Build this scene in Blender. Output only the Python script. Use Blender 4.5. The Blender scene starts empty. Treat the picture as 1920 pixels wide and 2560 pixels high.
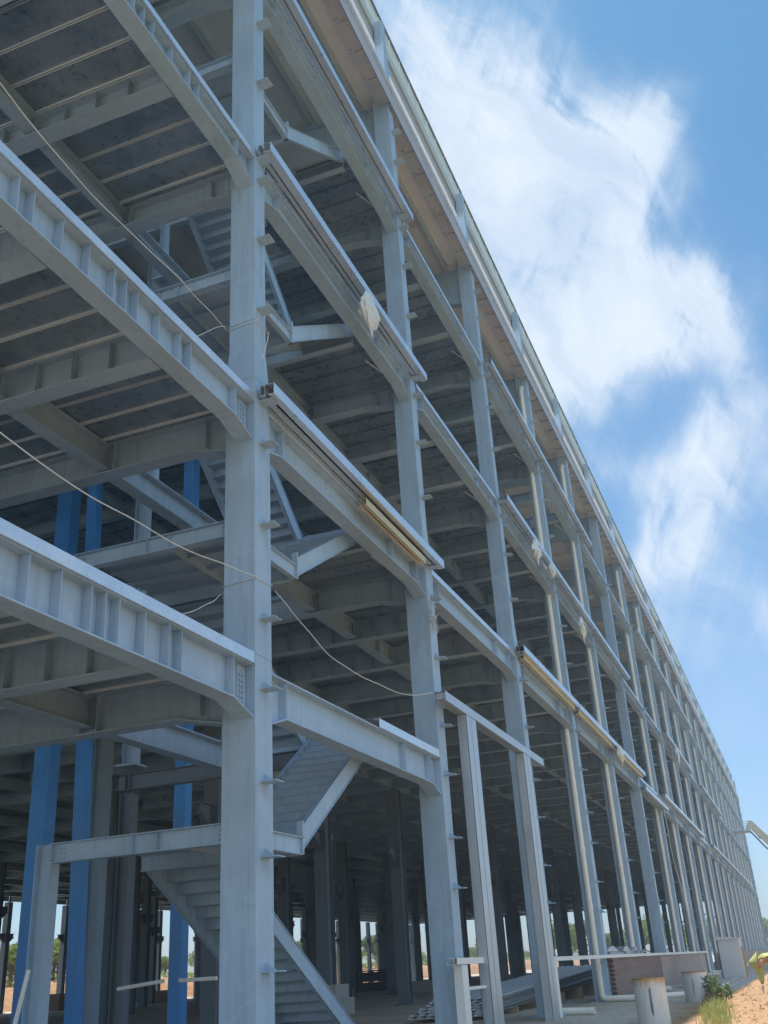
import bpy, math, random
from mathutils import Vector, Matrix
random.seed(7)
S = bpy.context.scene
COL = S.collection
R = math.radians

# ------------------------------------------------------------------ mesh helper
class MB:
    def __init__(s): s.v = []; s.f = []; s.sm = []; s.mi = []
    def add(s, vs, fs, smooth=False, mi=0):
        o = len(s.v); s.v += [tuple(p) for p in vs]
        for f in fs:
            s.f.append(tuple(i + o for i in f)); s.sm.append(smooth); s.mi.append(mi)
    def box(s, x0, x1, y0, y1, z0, z1, mi=0):
        vs = [(x, y, z) for z in (z0, z1) for y in (y0, y1) for x in (x0, x1)]
        s.add(vs, [(0,2,3,1),(4,5,7,6),(0,1,5,4),(2,6,7,3),(0,4,6,2),(1,3,7,5)], mi=mi)
    def hexa(s, a, b, mi=0):          # two quads (lower ring, upper ring), 4 points each, counter-clockwise from above
        s.add(list(a) + list(b), [(3,2,1,0),(4,5,6,7),(0,1,5,4),(1,2,6,5),(2,3,7,6),(3,0,4,7)], mi=mi)
    def prism(s, pts, axis, t0, t1, mi=0):   # pts 2D polygon extruded on an axis
        def P(p, t):
            return {'x': (t, p[0], p[1]), 'y': (p[0], t, p[1]), 'z': (p[0], p[1], t)}[axis]
        n = len(pts)
        vs = [P(p, t0) for p in pts] + [P(p, t1) for p in pts]
        fs = [tuple(range(n))[::-1], tuple(range(n, 2*n))]
        fs += [(i, (i+1) % n, n + (i+1) % n, n + i) for i in range(n)]
        s.add(vs, fs, mi=mi)
    def tube(s, pts, r, n=8, smooth=True, caps=True, mi=0):
        pts = [Vector(p) for p in pts]; rr = r if isinstance(r, (list, tuple)) else [r]*len(pts)
        rings = []; ref = None
        for i, p in enumerate(pts):
            a = pts[max(i-1, 0)]; b = pts[min(i+1, len(pts)-1)]
            d = (b - a).normalized()
            if ref is None or abs(ref.dot(d)) > .95:
                ref = Vector((0, 0, 1)) if abs(d.z) < .9 else Vector((1, 0, 0))
            u = d.cross(ref).normalized(); w = d.cross(u)
            ref = -w.cross(d).cross(d) if False else ref
            rings.append([p + u*math.cos(2*math.pi*k/n)*rr[i] + w*math.sin(2*math.pi*k/n)*rr[i] for k in range(n)])
        vs = [q for g in rings for q in g]; fs = []
        for i in range(len(rings)-1):
            for k in range(n):
                fs.append((i*n+k, i*n+(k+1) % n, (i+1)*n+(k+1) % n, (i+1)*n+k))
        s.add(vs, fs, smooth, mi)
        if caps: s.add(rings[0], [tuple(range(n))[::-1]], mi=mi); s.add(rings[-1], [tuple(range(n))], mi=mi)
    def build(s, name, mat, parent=None, loc=(0,0,0), fix=True):
        me = bpy.data.meshes.new(name); me.from_pydata(s.v, [], s.f)
        for p, a, m in zip(me.polygons, s.sm, s.mi): p.use_smooth = a; p.material_index = m
        for m in (mat if isinstance(mat, (list, tuple)) else [mat]): me.materials.append(m)
        if fix:
            import bmesh
            bm = bmesh.new(); bm.from_mesh(me); bmesh.ops.recalc_face_normals(bm, faces=bm.faces); bm.to_mesh(me); bm.free()
        me.update()
        o = bpy.data.objects.new(name, me); COL.objects.link(o); o.location = loc
        if parent: o.parent = parent
        return o

def tag(o, label, cat, group=None, kind=None):
    if label: o['label'] = label
    if cat: o['category'] = cat
    if group: o['group'] = group
    if kind: o['kind'] = kind
    return o
def empty(name, loc, label, cat, group=None, rz=0):
    o = bpy.data.objects.new(name, None); COL.objects.link(o); o.location = loc; o.rotation_euler = (0, 0, rz)
    return tag(o, label, cat, group)
def copy_tree(o, parent=None):
    c = o.copy(); COL.objects.link(c); c.parent = parent
    for ch in list(o.children): copy_tree(ch, c)
    return c
def rel(o, parent, loc=(0,0,0)): o.parent = parent; o.location = loc; return o

# ------------------------------------------------------------------ materials
def nt(name):
    m = bpy.data.materials.new(name); m.use_nodes = True
    n = m.node_tree.nodes; l = m.node_tree.links
    return m, n, l, n['Principled BSDF']
def mapping(n, l, scale=(1,1,1), coord='Object'):
    t = n.new('ShaderNodeTexCoord'); mp = n.new('ShaderNodeMapping'); mp.inputs['Scale'].default_value = scale
    if coord == 'World':
        g = n.new('ShaderNodeNewGeometry'); l.new(g.outputs['Position'], mp.inputs['Vector'])
    else: l.new(t.outputs[coord], mp.inputs['Vector'])
    return mp
def noise(n, l, vec, scale, detail=4, rough=.55, dist=0):
    t = n.new('ShaderNodeTexNoise'); t.inputs['Scale'].default_value = scale; t.inputs['Detail'].default_value = detail
    t.inputs['Roughness'].default_value = rough; t.inputs['Distortion'].default_value = dist
    l.new(vec.outputs[0], t.inputs['Vector']); return t
def ramp(n, l, src, stops, interp='LINEAR'):
    r = n.new('ShaderNodeValToRGB'); r.color_ramp.interpolation = interp
    e = r.color_ramp.elements
    while len(e) < len(stops): e.new(.5)
    for el, (p, c) in zip(e, stops):
        el.position = p; el.color = (*c, 1) if len(c) == 3 else c
    l.new(src, r.inputs['Fac']); return r
def mixc(n, l, fac, a, b, mode='MIX'):
    m = n.new('ShaderNodeMix'); m.data_type = 'RGBA'; m.blend_type = mode
    for k, v in ((0, fac), (6, a), (7, b)):
        if isinstance(v, bpy.types.NodeSocket): l.new(v, m.inputs[k])
        else: m.inputs[k].default_value = v if k == 0 else (*v, 1)
    return m
def bump(n, l, src, bsdf, strength=.3, dist=.02):
    b = n.new('ShaderNodeBump'); b.inputs['Strength'].default_value = strength; b.inputs['Distance'].default_value = dist
    l.new(src, b.inputs['Height']); l.new(b.outputs[0], bsdf.inputs['Normal'])
def paint(name, col, rough=.5, var=.12, dirt=.35, metal=0, dirtcol=None, spec=.5):
    """paint with faint cloudiness, vertical run marks and small scuffs"""
    m, n, l, b = nt(name)
    mp = mapping(n, l, (1,1,1), 'World')
    a = noise(n, l, mp, .7, 5, .6)
    mp2 = mapping(n, l, (6, 6, .35), 'World'); st = noise(n, l, mp2, 1.6, 6, .65)
    sp = noise(n, l, mp, 14, 3, .7)
    dk = tuple(c*(1-var) for c in col); lt = tuple(min(1, c*(1+var)) for c in col)
    r1 = ramp(n, l, a.outputs[0], [(.3, dk), (.7, lt)])
    r2 = ramp(n, l, st.outputs[0], [(.50, (0,0,0)), (.75, (1,1,1))])
    r3 = ramp(n, l, sp.outputs[0], [(.60, (0,0,0)), (.78, (1,1,1))])
    dc = dirtcol or tuple(c*.62 for c in col)
    f = n.new('ShaderNodeMath'); f.operation = 'MULTIPLY'; l.new(r2.outputs[0], f.inputs[0]); f.inputs[1].default_value = dirt
    x = mixc(n, l, f.outputs[0], r1.outputs[0], dc)
    f2 = n.new('ShaderNodeMath'); f2.operation = 'MULTIPLY'; l.new(r3.outputs[0], f2.inputs[0]); f2.inputs[1].default_value = dirt*.5
    y = mixc(n, l, f2.outputs[0], x.outputs[2], dc)
    tp = noise(n, l, mp, 2.3, 2, .5, 1.2); r4 = ramp(n, l, tp.outputs[0], [(.60, (0,0,0)), (.64, (1,1,1))])      # touch-up patches
    f3 = n.new('ShaderNodeMath'); f3.operation = 'MULTIPLY'; l.new(r4.outputs[0], f3.inputs[0]); f3.inputs[1].default_value = dirt*.45
    y = mixc(n, l, f3.outputs[0], y.outputs[2], tuple(min(1, c*1.22+.015) for c in col))
    ru = noise(n, l, mapping(n, l, (9, 9, 2.2), 'World'), 2.1, 5, .7); r5 = ramp(n, l, ru.outputs[0], [(.73, (0,0,0)), (.80, (1,1,1))])
    f4 = n.new('ShaderNodeMath'); f4.operation = 'MULTIPLY'; l.new(r5.outputs[0], f4.inputs[0]); f4.inputs[1].default_value = dirt*.9
    y = mixc(n, l, f4.outputs[0], y.outputs[2], (.30*min(1, col[0]*2), .2*min(1, col[1]*2), .12))
    l.new(y.outputs[2], b.inputs['Base Color'])
    bump(n, l, a.outputs[0], b, .06, .02)
    rr = ramp(n, l, a.outputs[0], [(.3, (rough-.08,)*3), (.7, (rough+.1,)*3)]); l.new(rr.outputs[0], b.inputs['Roughness'])
    b.inputs['Metallic'].default_value = metal; b.inputs['Specular IOR Level'].default_value = spec
    return m
M = {}
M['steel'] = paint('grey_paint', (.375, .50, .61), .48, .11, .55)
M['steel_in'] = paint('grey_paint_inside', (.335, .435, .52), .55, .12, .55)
M['inner'] = paint('shade_darkened_grey', (.15, .175, .20), .6, .14, .4)  # grey paint with the hall's shade put into its colour; coping borrows it
M['blue'] = paint('blue_paint', (.045, .26, .62), .42, .16, .5)
M['beige'] = paint('cream_sheet', (.72, .69, .66), .6, .08, .3)
M['greytrim'] = paint('grey_trim', (.44, .45, .44), .5, .06, .2)
M['cream'] = paint('cream_trim', (.62, .58, .48), .5, .06, .25, dirtcol=(.5, .33, .12))
M['pvc'] = paint('pvc_plastic', (.90, .85, .74), .4, .05, .18)
M['white'] = paint('white_coated_steel', (.86, .84, .78), .45, .05, .25)
M['plastic'] = paint('bag_plastic', (.78, .76, .70), .45, .05, .1)
M['goldc'] = paint('galvanised_warm_reflection', (.68, .57, .33), .42, .1, .2, metal=.35)  # galvanised channels, warm light reflected from the ground put into the colour
M['cable'] = paint('cable_sheath', (.72, .70, .64), .5, .05, .1)
M['concrete'] = paint('concrete', (.44, .41, .37), .85, .15, .4)
M['dark'] = paint('dark_steel', (.05, .055, .06), .5, .15, .2)
M['wood'] = paint('raw_timber', (.45, .33, .2), .7, .15, .4)
M['cabinet'] = paint('cabinet_paint', (.60, .63, .65), .4, .04, .15)
M['boom'] = paint('cream_machine_paint', (.72, .62, .42), .45, .08, .3)
M['hivis'] = paint('yellow_green_cloth', (.52, .55, .20), .85, .12, .3)
M['trouser'] = paint('grey_cloth', (.22, .23, .26), .9, .15, .3)
M['skin'] = paint('skin', (.42, .24, .15), .6, .05, .05)
M['rubber'] = paint('rubber', (.03, .03, .03), .7, .2, .2)
M['rust'] = paint('rusty_steel', (.42, .26, .12), .8, .25, .5)

def galv(name, base=(.58, .61, .62), metal=.55, rough=.38, spangle=True, stain=.0):
    m, n, l, b = nt(name); mp = mapping(n, l, (1,1,1), 'World')
    v = n.new('ShaderNodeTexVoronoi'); v.inputs['Scale'].default_value = 26; l.new(mp.outputs[0], v.inputs['Vector'])
    a = noise(n, l, mp, 1.3, 6, .65)
    r = ramp(n, l, v.outputs['Color'], [(.1, tuple(c*.95 for c in base)), (.9, tuple(min(1, c*1.03) for c in base))])
    r2 = ramp(n, l, a.outputs[0], [(.3, (.86, .88, .89)), (.7, (1,1,1))])
    x = mixc(n, l, 1.0, r.outputs[0], r2.outputs[0], 'MULTIPLY')
    l.new(x.outputs[2], b.inputs['Base Color'])
    rr = ramp(n, l, a.outputs[0], [(.3, (rough-.1,)*3), (.7, (rough+.14,)*3)]); l.new(rr.outputs[0], b.inputs['Roughness'])
    b.inputs['Metallic'].default_value = metal
    return m
M['galv'] = galv('galvanised_steel')
M['trim'] = galv('bright_zinc_trim', (.78, .82, .84), .6, .3)

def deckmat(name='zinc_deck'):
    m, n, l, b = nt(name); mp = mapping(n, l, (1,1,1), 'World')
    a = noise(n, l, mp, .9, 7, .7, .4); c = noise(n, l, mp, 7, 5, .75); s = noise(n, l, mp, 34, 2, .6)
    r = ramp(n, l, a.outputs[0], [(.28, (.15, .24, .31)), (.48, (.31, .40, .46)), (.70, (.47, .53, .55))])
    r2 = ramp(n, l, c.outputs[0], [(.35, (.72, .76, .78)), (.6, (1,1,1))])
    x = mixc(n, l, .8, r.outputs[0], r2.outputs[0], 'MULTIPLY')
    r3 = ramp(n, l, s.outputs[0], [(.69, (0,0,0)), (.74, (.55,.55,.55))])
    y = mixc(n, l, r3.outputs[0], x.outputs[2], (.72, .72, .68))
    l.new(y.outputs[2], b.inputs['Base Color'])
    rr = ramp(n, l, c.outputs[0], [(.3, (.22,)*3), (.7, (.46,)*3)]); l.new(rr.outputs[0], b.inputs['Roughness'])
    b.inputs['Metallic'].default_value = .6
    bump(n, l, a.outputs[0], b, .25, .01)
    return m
M['deck'] = deckmat()

M['rib'] = paint('rib_lip', (.74, .78, .80), .5, .06, .1)
def pale_panel():
    m, n, l, b = nt('pale_mottled_sheet'); mp = mapping(n, l, (1,1,1), 'World')
    a = noise(n, l, mp, 1.6, 6, .7, .8)
    r = ramp(n, l, a.outputs[0], [(.3, (.58, .60, .48)), (.5, (.78, .80, .68)), (.72, (.88, .88, .80))])
    l.new(r.outputs[0], b.inputs['Base Color']); b.inputs['Roughness'].default_value = .45
    return m
M['pale'] = pale_panel()
M['gut'] = paint('gutter_zinc', (.46,.465,.50), .5, .14, .4)

def brickmat():
    m, n, l, b = nt('red_brick'); t = n.new('ShaderNodeTexCoord')
    sx = n.new('ShaderNodeSeparateXYZ'); cx = n.new('ShaderNodeCombineXYZ'); l.new(t.outputs['Object'], sx.inputs[0])
    ad = n.new('ShaderNodeMath'); ad.operation = 'ADD'; l.new(sx.outputs[0], ad.inputs[0]); l.new(sx.outputs[1], ad.inputs[1])
    l.new(ad.outputs[0], cx.inputs[0]); l.new(sx.outputs[2], cx.inputs[1])
    k = n.new('ShaderNodeTexBrick'); l.new(cx.outputs[0], k.inputs['Vector'])
    k.inputs['Color1'].default_value = (.22, .125, .09, 1); k.inputs['Color2'].default_value = (.30, .175, .125, 1); k.inputs['Mortar'].default_value = (.42, .38, .34, 1)
    k.inputs['Scale'].default_value = 1; k.inputs['Brick Width'].default_value = .24; k.inputs['Row Height'].default_value = .066; k.inputs['Mortar Size'].default_value = .006
    a = noise(n, l, t, 1.1, 6, .7)
    r = ramp(n, l, a.outputs[0], [(.35, (.7,.68,.66)), (.6, (1,1,1))])
    x = mixc(n, l, 1, k.outputs['Color'], r.outputs[0], 'MULTIPLY')
    l.new(x.outputs[2], b.inputs['Base Color']); b.inputs['Roughness'].default_value = .9
    bump(n, l, k.outputs['Fac'], b, -.5, .01)
    return m
M['brick'] = brickmat()

def render_mat():
    m, n, l, b = nt('mortar_render'); mp = mapping(n, l, (.12,.5,1), 'World')
    a = noise(n, l, mp, .8, 7, .7); r = ramp(n, l, a.outputs[0], [(.3, (.36,.27,.215)), (.7, (.52,.41,.34))])
    l.new(r.outputs[0], b.inputs['Base Color']); b.inputs['Roughness'].default_value = .9; bump(n, l, a.outputs[0], b, .15, .02)
    return m
M['render'] = render_mat()

def pilemat():
    m, n, l, b = nt('zinc_pile'); t = n.new('ShaderNodeTexCoord')
    mp = n.new('ShaderNodeMapping'); mp.inputs['Scale'].default_value = (3, 3, .7); l.new(t.outputs['Object'], mp.inputs[0])
    a = noise(n, l, mp, 2.2, 6, .7); sx = n.new('ShaderNodeSeparateXYZ'); l.new(t.outputs['Object'], sx.inputs[0])
    z = n.new('ShaderNodeMath'); z.operation = 'MULTIPLY_ADD'; l.new(a.outputs[0], z.inputs[0]); z.inputs[1].default_value = .5; l.new(sx.outputs[2], z.inputs[2])
    r = ramp(n, l, z.outputs[0], [(0, (.5,.5,.48)), (1, (.5,.5,.48))])
    base = ramp(n, l, a.outputs[0], [(.3, (.60,.61,.59)), (.62, (.70,.70,.67)), (.72, (.60,.42,.25))])
    rust = ramp(n, l, z.outputs[0], [(.98, (0,0,0)), (1.0, (0,0,0))])
    mr = n.new('ShaderNodeMapRange'); mr.inputs['From Min'].default_value = 1.07; mr.inputs['From Max'].default_value = 1.22; l.new(z.outputs[0], mr.inputs['Value'])
    x = mixc(n, l, mr.outputs[0], base.outputs[0], (.55, .33, .12))
    l.new(x.outputs[2], b.inputs['Base Color']); b.inputs['Roughness'].default_value = .5; b.inputs['Metallic'].default_value = .2
    return m
M['pile'] = pilemat()

def groundmat():
    m, n, l, b = nt('bare_earth'); mp = mapping(n, l, (1,1,1), 'World')
    a = noise(n, l, mp, .35, 8, .65); c = noise(n, l, mp, 5, 6, .7); d = noise(n, l, mp, .05, 4, .6); e = noise(n, l, mp, 22, 4, .7)
    tan = ramp(n, l, a.outputs[0], [(.3, (.42,.355,.27)), (.55, (.56,.485,.38)), (.75, (.64,.58,.48))])
    org = ramp(n, l, c.outputs[0], [(.3, (.30,.16,.075)), (.5, (.45,.265,.13)), (.75, (.54,.37,.21))])
    g = n.new('ShaderNodeNewGeometry'); sx = n.new('ShaderNodeSeparateXYZ'); l.new(g.outputs['Position'], sx.inputs[0])
    # orange spoil outside the frame (y below about 4), boundary broken by noise
    ma = n.new('ShaderNodeMath'); ma.operation = 'MULTIPLY_ADD'; l.new(a.outputs[0], ma.inputs[0]); ma.inputs[1].default_value = -3.4; l.new(sx.outputs[1], ma.inputs[2])
    mr = n.new('ShaderNodeMapRange'); mr.inputs['From Min'].default_value = 2.2; mr.inputs['From Max'].default_value = 1.2; l.new(ma.outputs[0], mr.inputs['Value'])
    x = mixc(n, l, mr.outputs[0], tan.outputs[0], org.outputs[0])
    # far fields go green
    mf = n.new('ShaderNodeMapRange'); mf.inputs['From Min'].default_value = 92; mf.inputs['From Max'].default_value = 100; l.new(sx.outputs[1], mf.inputs['Value'])
    y = mixc(n, l, mf.outputs[0], x.outputs[2], (.10, .14, .045))
    mg = n.new('ShaderNodeMapRange'); mg.inputs['From Min'].default_value = -6; mg.inputs['From Max'].default_value = -14; l.new(ma.outputs[0], mg.inputs['Value'])
    gr = ramp(n, l, c.outputs[0], [(.3, (.055,.075,.03)), (.6, (.12,.13,.06)), (.8, (.20,.17,.10))])  # unseen near-side ground greened and darkened to weaken its warm bounce
    y = mixc(n, l, mg.outputs[0], y.outputs[2], gr.outputs[0])
    dk = ramp(n, l, e.outputs[0], [(.33, (.62,.6,.58)), (.5, (1,1,1))])
    zc = mixc(n, l, .8, y.outputs[2], dk.outputs[0], 'MULTIPLY')
    l.new(zc.outputs[2], b.inputs['Base Color']); b.inputs['Roughness'].default_value = .95
    bm = n.new('ShaderNodeMath'); bm.operation = 'ADD'; l.new(c.outputs[0], bm.inputs[0]); l.new(e.outputs[0], bm.inputs[1])
    bump(n, l, bm.outputs[0], b, .6, .06)
    return m
M['ground'] = groundmat()
def bankmat():
    m, n, l, b = nt('red_earth'); mp = mapping(n, l, (1,1,3), 'World')
    c = noise(n, l, mp, .6, 7, .7); r = ramp(n, l, c.outputs[0], [(.3, (.34,.17,.08)), (.55, (.47,.27,.14)), (.75, (.52,.36,.22))])
    l.new(r.outputs[0], b.inputs['Base Color']); b.inputs['Roughness'].default_value = .95; bump(n, l, c.outputs[0], b, .6, .2)
    return m
M['bank'] = bankmat()
def leafmat(name, a, c):
    m, n, l, b = nt(name); mp = mapping(n, l, (1,1,1), 'World')
    t = noise(n, l, mp, .9, 4, .7); oi = n.new('ShaderNodeObjectInfo')
    r = ramp(n, l, t.outputs[0], [(.35, a), (.65, c)])
    hs = n.new('ShaderNodeHueSaturation'); l.new(r.outputs[0], hs.inputs['Color'])
    mr = n.new('ShaderNodeMapRange'); mr.inputs['To Min'].default_value = .75; mr.inputs['To Max'].default_value = 1.25; l.new(oi.outputs['Random'], mr.inputs['Value']); l.new(mr.outputs[0], hs.inputs['Value'])
    l.new(hs.outputs[0], b.inputs['Base Color']); b.inputs['Roughness'].default_value = .6
    tr = n.new('ShaderNodeBsdfTranslucent'); l.new(hs.outputs[0], tr.inputs['Color'])
    ms = n.new('ShaderNodeMixShader'); ms.inputs[0].default_value = .35
    l.new(b.outputs[0], ms.inputs[1]); l.new(tr.outputs[0], ms.inputs[2]); l.new(ms.outputs[0], n['Material Output'].inputs[0])
    return m
M['leaf'] = leafmat('green_leaf', (.09,.15,.03), (.22,.29,.06))
M['leaf2'] = leafmat('yellow_green_leaf', (.16,.22,.04), (.32,.38,.08))
M['weed'] = leafmat('weed_leaf', (.10,.17,.04), (.24,.32,.10))
M['grass'] = leafmat('grass_blade', (.20,.24,.05), (.38,.36,.12))
M['bark'] = paint('bark', (.16, .12, .08), .9, .2, .4)

# ------------------------------------------------------------------ the steel frame
X0, DX, NK = 11.91, 8.08, 22
YF = 6.4                                   # outer face of the facade columns
ROWS = [16.4, 26.2, 36.0, 46.0, 56.0, 66.0]            # outer faces of the interior column rows
def cx(k): return X0 + DX*k
B = empty('steel_building', (X0, YF, 0), 'long unfinished multi storey steel frame building with grey columns, beams and metal decks', 'building')
def part(mb, name, mat, loc=(0,0,0)):
    """part of the building: mesh coordinates are absolute, loc an offset"""
    return mb.build(name, mat, B, (loc[0]-X0, loc[1]-YF, loc[2]))
CZ = [1.36, 2.72, 3.68, 4.95, 5.98, 7.47, 8.86, 9.62, 11.38, 12.86, 14.2, 14.70, 16.6, 18.2, 19.5, 19.90, 21.86, 22.98]
def facade_column():
    m = MB()
    def ring(w, d, z): return [(0,0,z),(w,0,z),(w,d,z),(0,d,z)]
    secs = [(.50,.51,0),(.50,.51,10.0),(.385,.46,10.62),(.385,.46,24.9),(.30,.30,26.0),(.26,.24,27.4)]
    for (w,d,z),(w2,d2,z2) in zip(secs, secs[1:]): m.hexa(ring(w,d,z), ring(w2,d2,z2))
    m.box(-.14,.64,-.14,.65,0,.035)                    # base plate
    for z in (5.42, 9.99, 14.8): m.box(-.006,.506 if z<10 else .39,-.006,.516 if z<10 else .466,z,z+.012)   # weld bands
    return m
def cleat_mb():
    m = MB()
    m.box(.14,.37,-.24,0,-.014,0); m.box(.14,.37,-.006,0,0,.05); m.prism([(0,.0),(-.17,.0),(0,.11)], 'x', .25, .262)
    return m
col0 = part(facade_column(), 'column', M['steel'], (X0, YF, 0))
cl0 = cleat_mb().build('cleat', M['steel'], col0, (0, 0, CZ[0]))
for z in CZ[1:]:
    c = cl0.copy(); COL.objects.link(c); c.parent = col0; c.location = (0, 0, z)
    if z > 10: c.location.x = -.06
far_col = None
for k in range(-1, NK):
    if k == 0: continue
    if k <= 7:
        c = copy_tree(col0, B)
    else:
        if far_col is None:
            m = facade_column(); cm = cleat_mb()
            for z in CZ: m.add([(x-(.06 if z>10 else 0), y, zz+z) for x,y,zz in cm.v], cm.f)
            far_col = part(m, 'column', M['steel']); c = far_col
        else: c = far_col.copy(); COL.objects.link(c)
    c.location = (cx(k)-X0, 0, 0)

# interior columns with a bracket and a cap plate
def interior_column(h=8.98):
    m = MB(); w = .52
    m.box(0,.03,0,w,0,h); m.box(w-.03,w,0,w,0,h); m.box(.03,w-.03,.10,.40,0,h)
    for s in (-1, 1):
        y0 = .40 if s > 0 else .10
        ax = (lambda t: w/2 + s*t)
        m.prism([(ax(.26),6.35),(ax(.95),6.35),(ax(.95),6.1),(ax(.26),5.6)], 'y', .235, .265)
        m.prism([(ax(.26),6.38),(ax(1.0),6.38),(ax(1.0),6.35),(ax(.26),6.35)], 'y', .08, .42)
        m.prism([(ax(.26),5.6),(ax(.95),6.1),(ax(.95),6.07),(ax(.26),5.57)], 'y', .14, .36)
    m.box(-.15,w+.15,-.15,w+.15,0,.04)
    return m
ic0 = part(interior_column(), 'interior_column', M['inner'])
bic = None
spots = sorted((math.hypot(cx(k), y), j, k, y) for j, y in enumerate(ROWS) for k in range(-1, NK) if not (j == 0 and k in (0, 1)))
spots += [(999, 9, k+.5, 66.05) for k in range(4, NK-1)]
frest = MB(); fm = interior_column()
for n_, (d, j, k, y) in enumerate(spots):
    if n_ < 96:
        c = ic0 if n_ == 0 else ic0.copy()
        if c is not ic0: COL.objects.link(c)
        c.location = (cx(k)-X0, y-YF, 0)
    else: frest.add([(a+cx(k), b+y, z) for a, b, z in fm.v], fm.f)
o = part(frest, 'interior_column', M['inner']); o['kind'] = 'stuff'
def capplate():
    m = MB(); m.box(-.35,.87,.05,.47,8.985,9.02); return m
# tall grey post of the stair hall and the blue ones
def boxcol(w, d, h):
    m = MB(); m.box(0,w,0,d,0,h); m.box(-.012,w+.012,d*.5-.01,d*.5+.01,0,h) if False else None
    return m
def hcol(w, d, h, t=.03):
    m = MB(); m.box(0,w,0,t,0,h); m.box(0,w,d-t,d,0,h); m.box(w*.5-.015,w*.5+.015,t,d-t,0,h)
    m.box(-.1,w+.1,-.1,d+.1,0,.04); return m
for (x, y, w, d) in ((20.1,16.5,.38,.48),(19.85,15.02,.26,.30),(19.85,12.45,.28,.30)):
    m = boxcol(w, d, 14.1); m.box(-.12,w+.12,-.12,d+.12,0,.04)
    if w == .26: m.v = [(a, b + .035*c, c) for a, b, c in m.v]           # this one stands out of plumb
    o = part(m, 'interior_column', M['blue'], (x, y, 0)); o['label'] = 'bright blue box column inside the frame'
o = part(hcol(.4,.5,9.0), 'interior_column', M['steel_in'], (27.9, 20.6, 0))

# ---- beams
def xbeam_profile(m, x0, x1, yc, w, zt, zb, haunch=0, hl=.53, tf=.022, tw=.014, bolts=None):
    """I beam along x with optional haunched ends"""
    zz = [(x0, zb-haunch), (x0+hl, zb), (x1-hl, zb), (x1, zb-haunch)] if haunch else [(x0, zb), (x1, zb)]
    m.box(x0, x1, yc-w/2, yc+w/2, zt-tf, zt)
    poly = [(x, z+tf) for x, z in zz] + [(x1, zt-tf), (x0, zt-tf)]
    m.prism(poly, 'y', yc-tw/2, yc+tw/2)
    for (a, za), (b, zb2) in zip(zz, zz[1:]):
        m.hexa([(a,yc-w/2,za),(b,yc-w/2,zb2),(b,yc+w/2,zb2),(a,yc+w/2,za)], [(a,yc-w/2,za+tf),(b,yc-w/2,zb2+tf),(b,yc+w/2,zb2+tf),(a,yc+w/2,za+tf)])
def ybeam_profile(m, y0, y1, xc, w, zt, zb, haunch=0, hl=.8, tf=.022, tw=.014):
    zz = [(y0, zb-haunch), (y0+hl, zb), (y1, zb)] if haunch else [(y0, zb), (y1, zb)]
    m.box(xc-w/2, xc+w/2, y0, y1, zt-tf, zt)
    m.prism([(y, z+tf) for y, z in zz] + [(y1, zt-tf), (y0, zt-tf)], 'x', xc-tw/2, xc+tw/2)
    for (a, za), (b, zb2) in zip(zz, zz[1:]):
        m.hexa([(xc-w/2,a,za),(xc+w/2,a,za),(xc+w/2,b,zb2),(xc-w/2,b,zb2)], [(xc-w/2,a,za+tf),(xc+w/2,a,za+tf),(xc+w/2,b,zb2+tf),(xc-w/2,b,zb2+tf)])
def bolts_y(m, x0, z0, nx, nz, y, sx=.075, sz=.075, r=.021):
    for i in range(nx):
        for j in range(nz):
            m.tube([(x0+i*sx, y, z0+j*sz), (x0+i*sx, y-.034, z0+j*sz)], r, 6, False)
LV = {1: (4.68, 5.27), 2: (9.0, 9.54), 3: (14.19, 14.62), 4: (19.45, 19.87)}
STIFF = [.55] + [2.2, 2.45, 2.96, 3.46, 3.97, 4.22, 4.47, 4.98, 5.49, 5.77] + [7.05]
def edge_beam_mb(lv, full=True):
    zb, zt = LV[lv]; m = MB()
    xa, xb = (.502 if lv < 2 else .44), DX-.002
    xbeam_profile(m, xa, xb, .17, .29, zt, zb, {1:.17, 2:.15, 3:.2, 4:.16}[lv])
    for s in (STIFF if full else [.55, 5.6, 7.05]):                                  # web stiffeners, both sides (offset from the left column)
        x = .5+s
        if xa+.05 < x < xb-.05:
            m.box(x-.006, x+.006, .035, .16, zb+.022, zt-.022); m.box(x-.006, x+.006, .18, .305, zb+.022, zt-.022)
    for xs in (xa+.06, xb-.2):                       # bolted end plates
        m.box(xs-.05, xs+.19, .145, .162, zb-.02, zt-.05)
        bolts_y(m, xs, zb+.03, 2, 6, .146)
    return m
def strip_mb(lv, a=0, b=None):
    z0, z1 = {1:(5.265,5.43), 2:(9.53,9.685), 3:(14.61,14.76), 4:(19.86,20.01)}[lv]
    m = MB(); xb = b or DX-.01; m.box(.51+a, xb, .002, .012, z0, z1); m.box(.51+a, xb, .012, .12, z1-.006, z1)
    m.box(.51+a, xb, -.012, .002, z0, z0+.008)
    x = .9+a
    while x < xb-.2:
        m.tube([(x,.002,z0+.08),(x,-.006,z0+.08)], .009, 6, False); x += .9 + random.random()*.35
    return m
for lv in (1, 2, 3, 4):
    src = None
    for k in range(-1, NK-1):
        if lv == 1 and k > 0: continue
        if src is None:
            src = part(edge_beam_mb(lv), 'edge_beam', M['steel'], (cx(k), YF, 0))
            strip_mb(lv).build('edge_trim', M['trim'], src); o = src; src2 = None
        elif src2 is None:
            o = src2 = part(edge_beam_mb(lv, False), 'edge_beam', M['steel'])
            (strip_mb(1, 4.2, DX-.01) if lv == 1 else strip_mb(lv)).build('edge_trim', M['trim'], o)
        else: o = copy_tree(src2, B)
        o.location = (cx(k)-X0, 0, 0)
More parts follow.
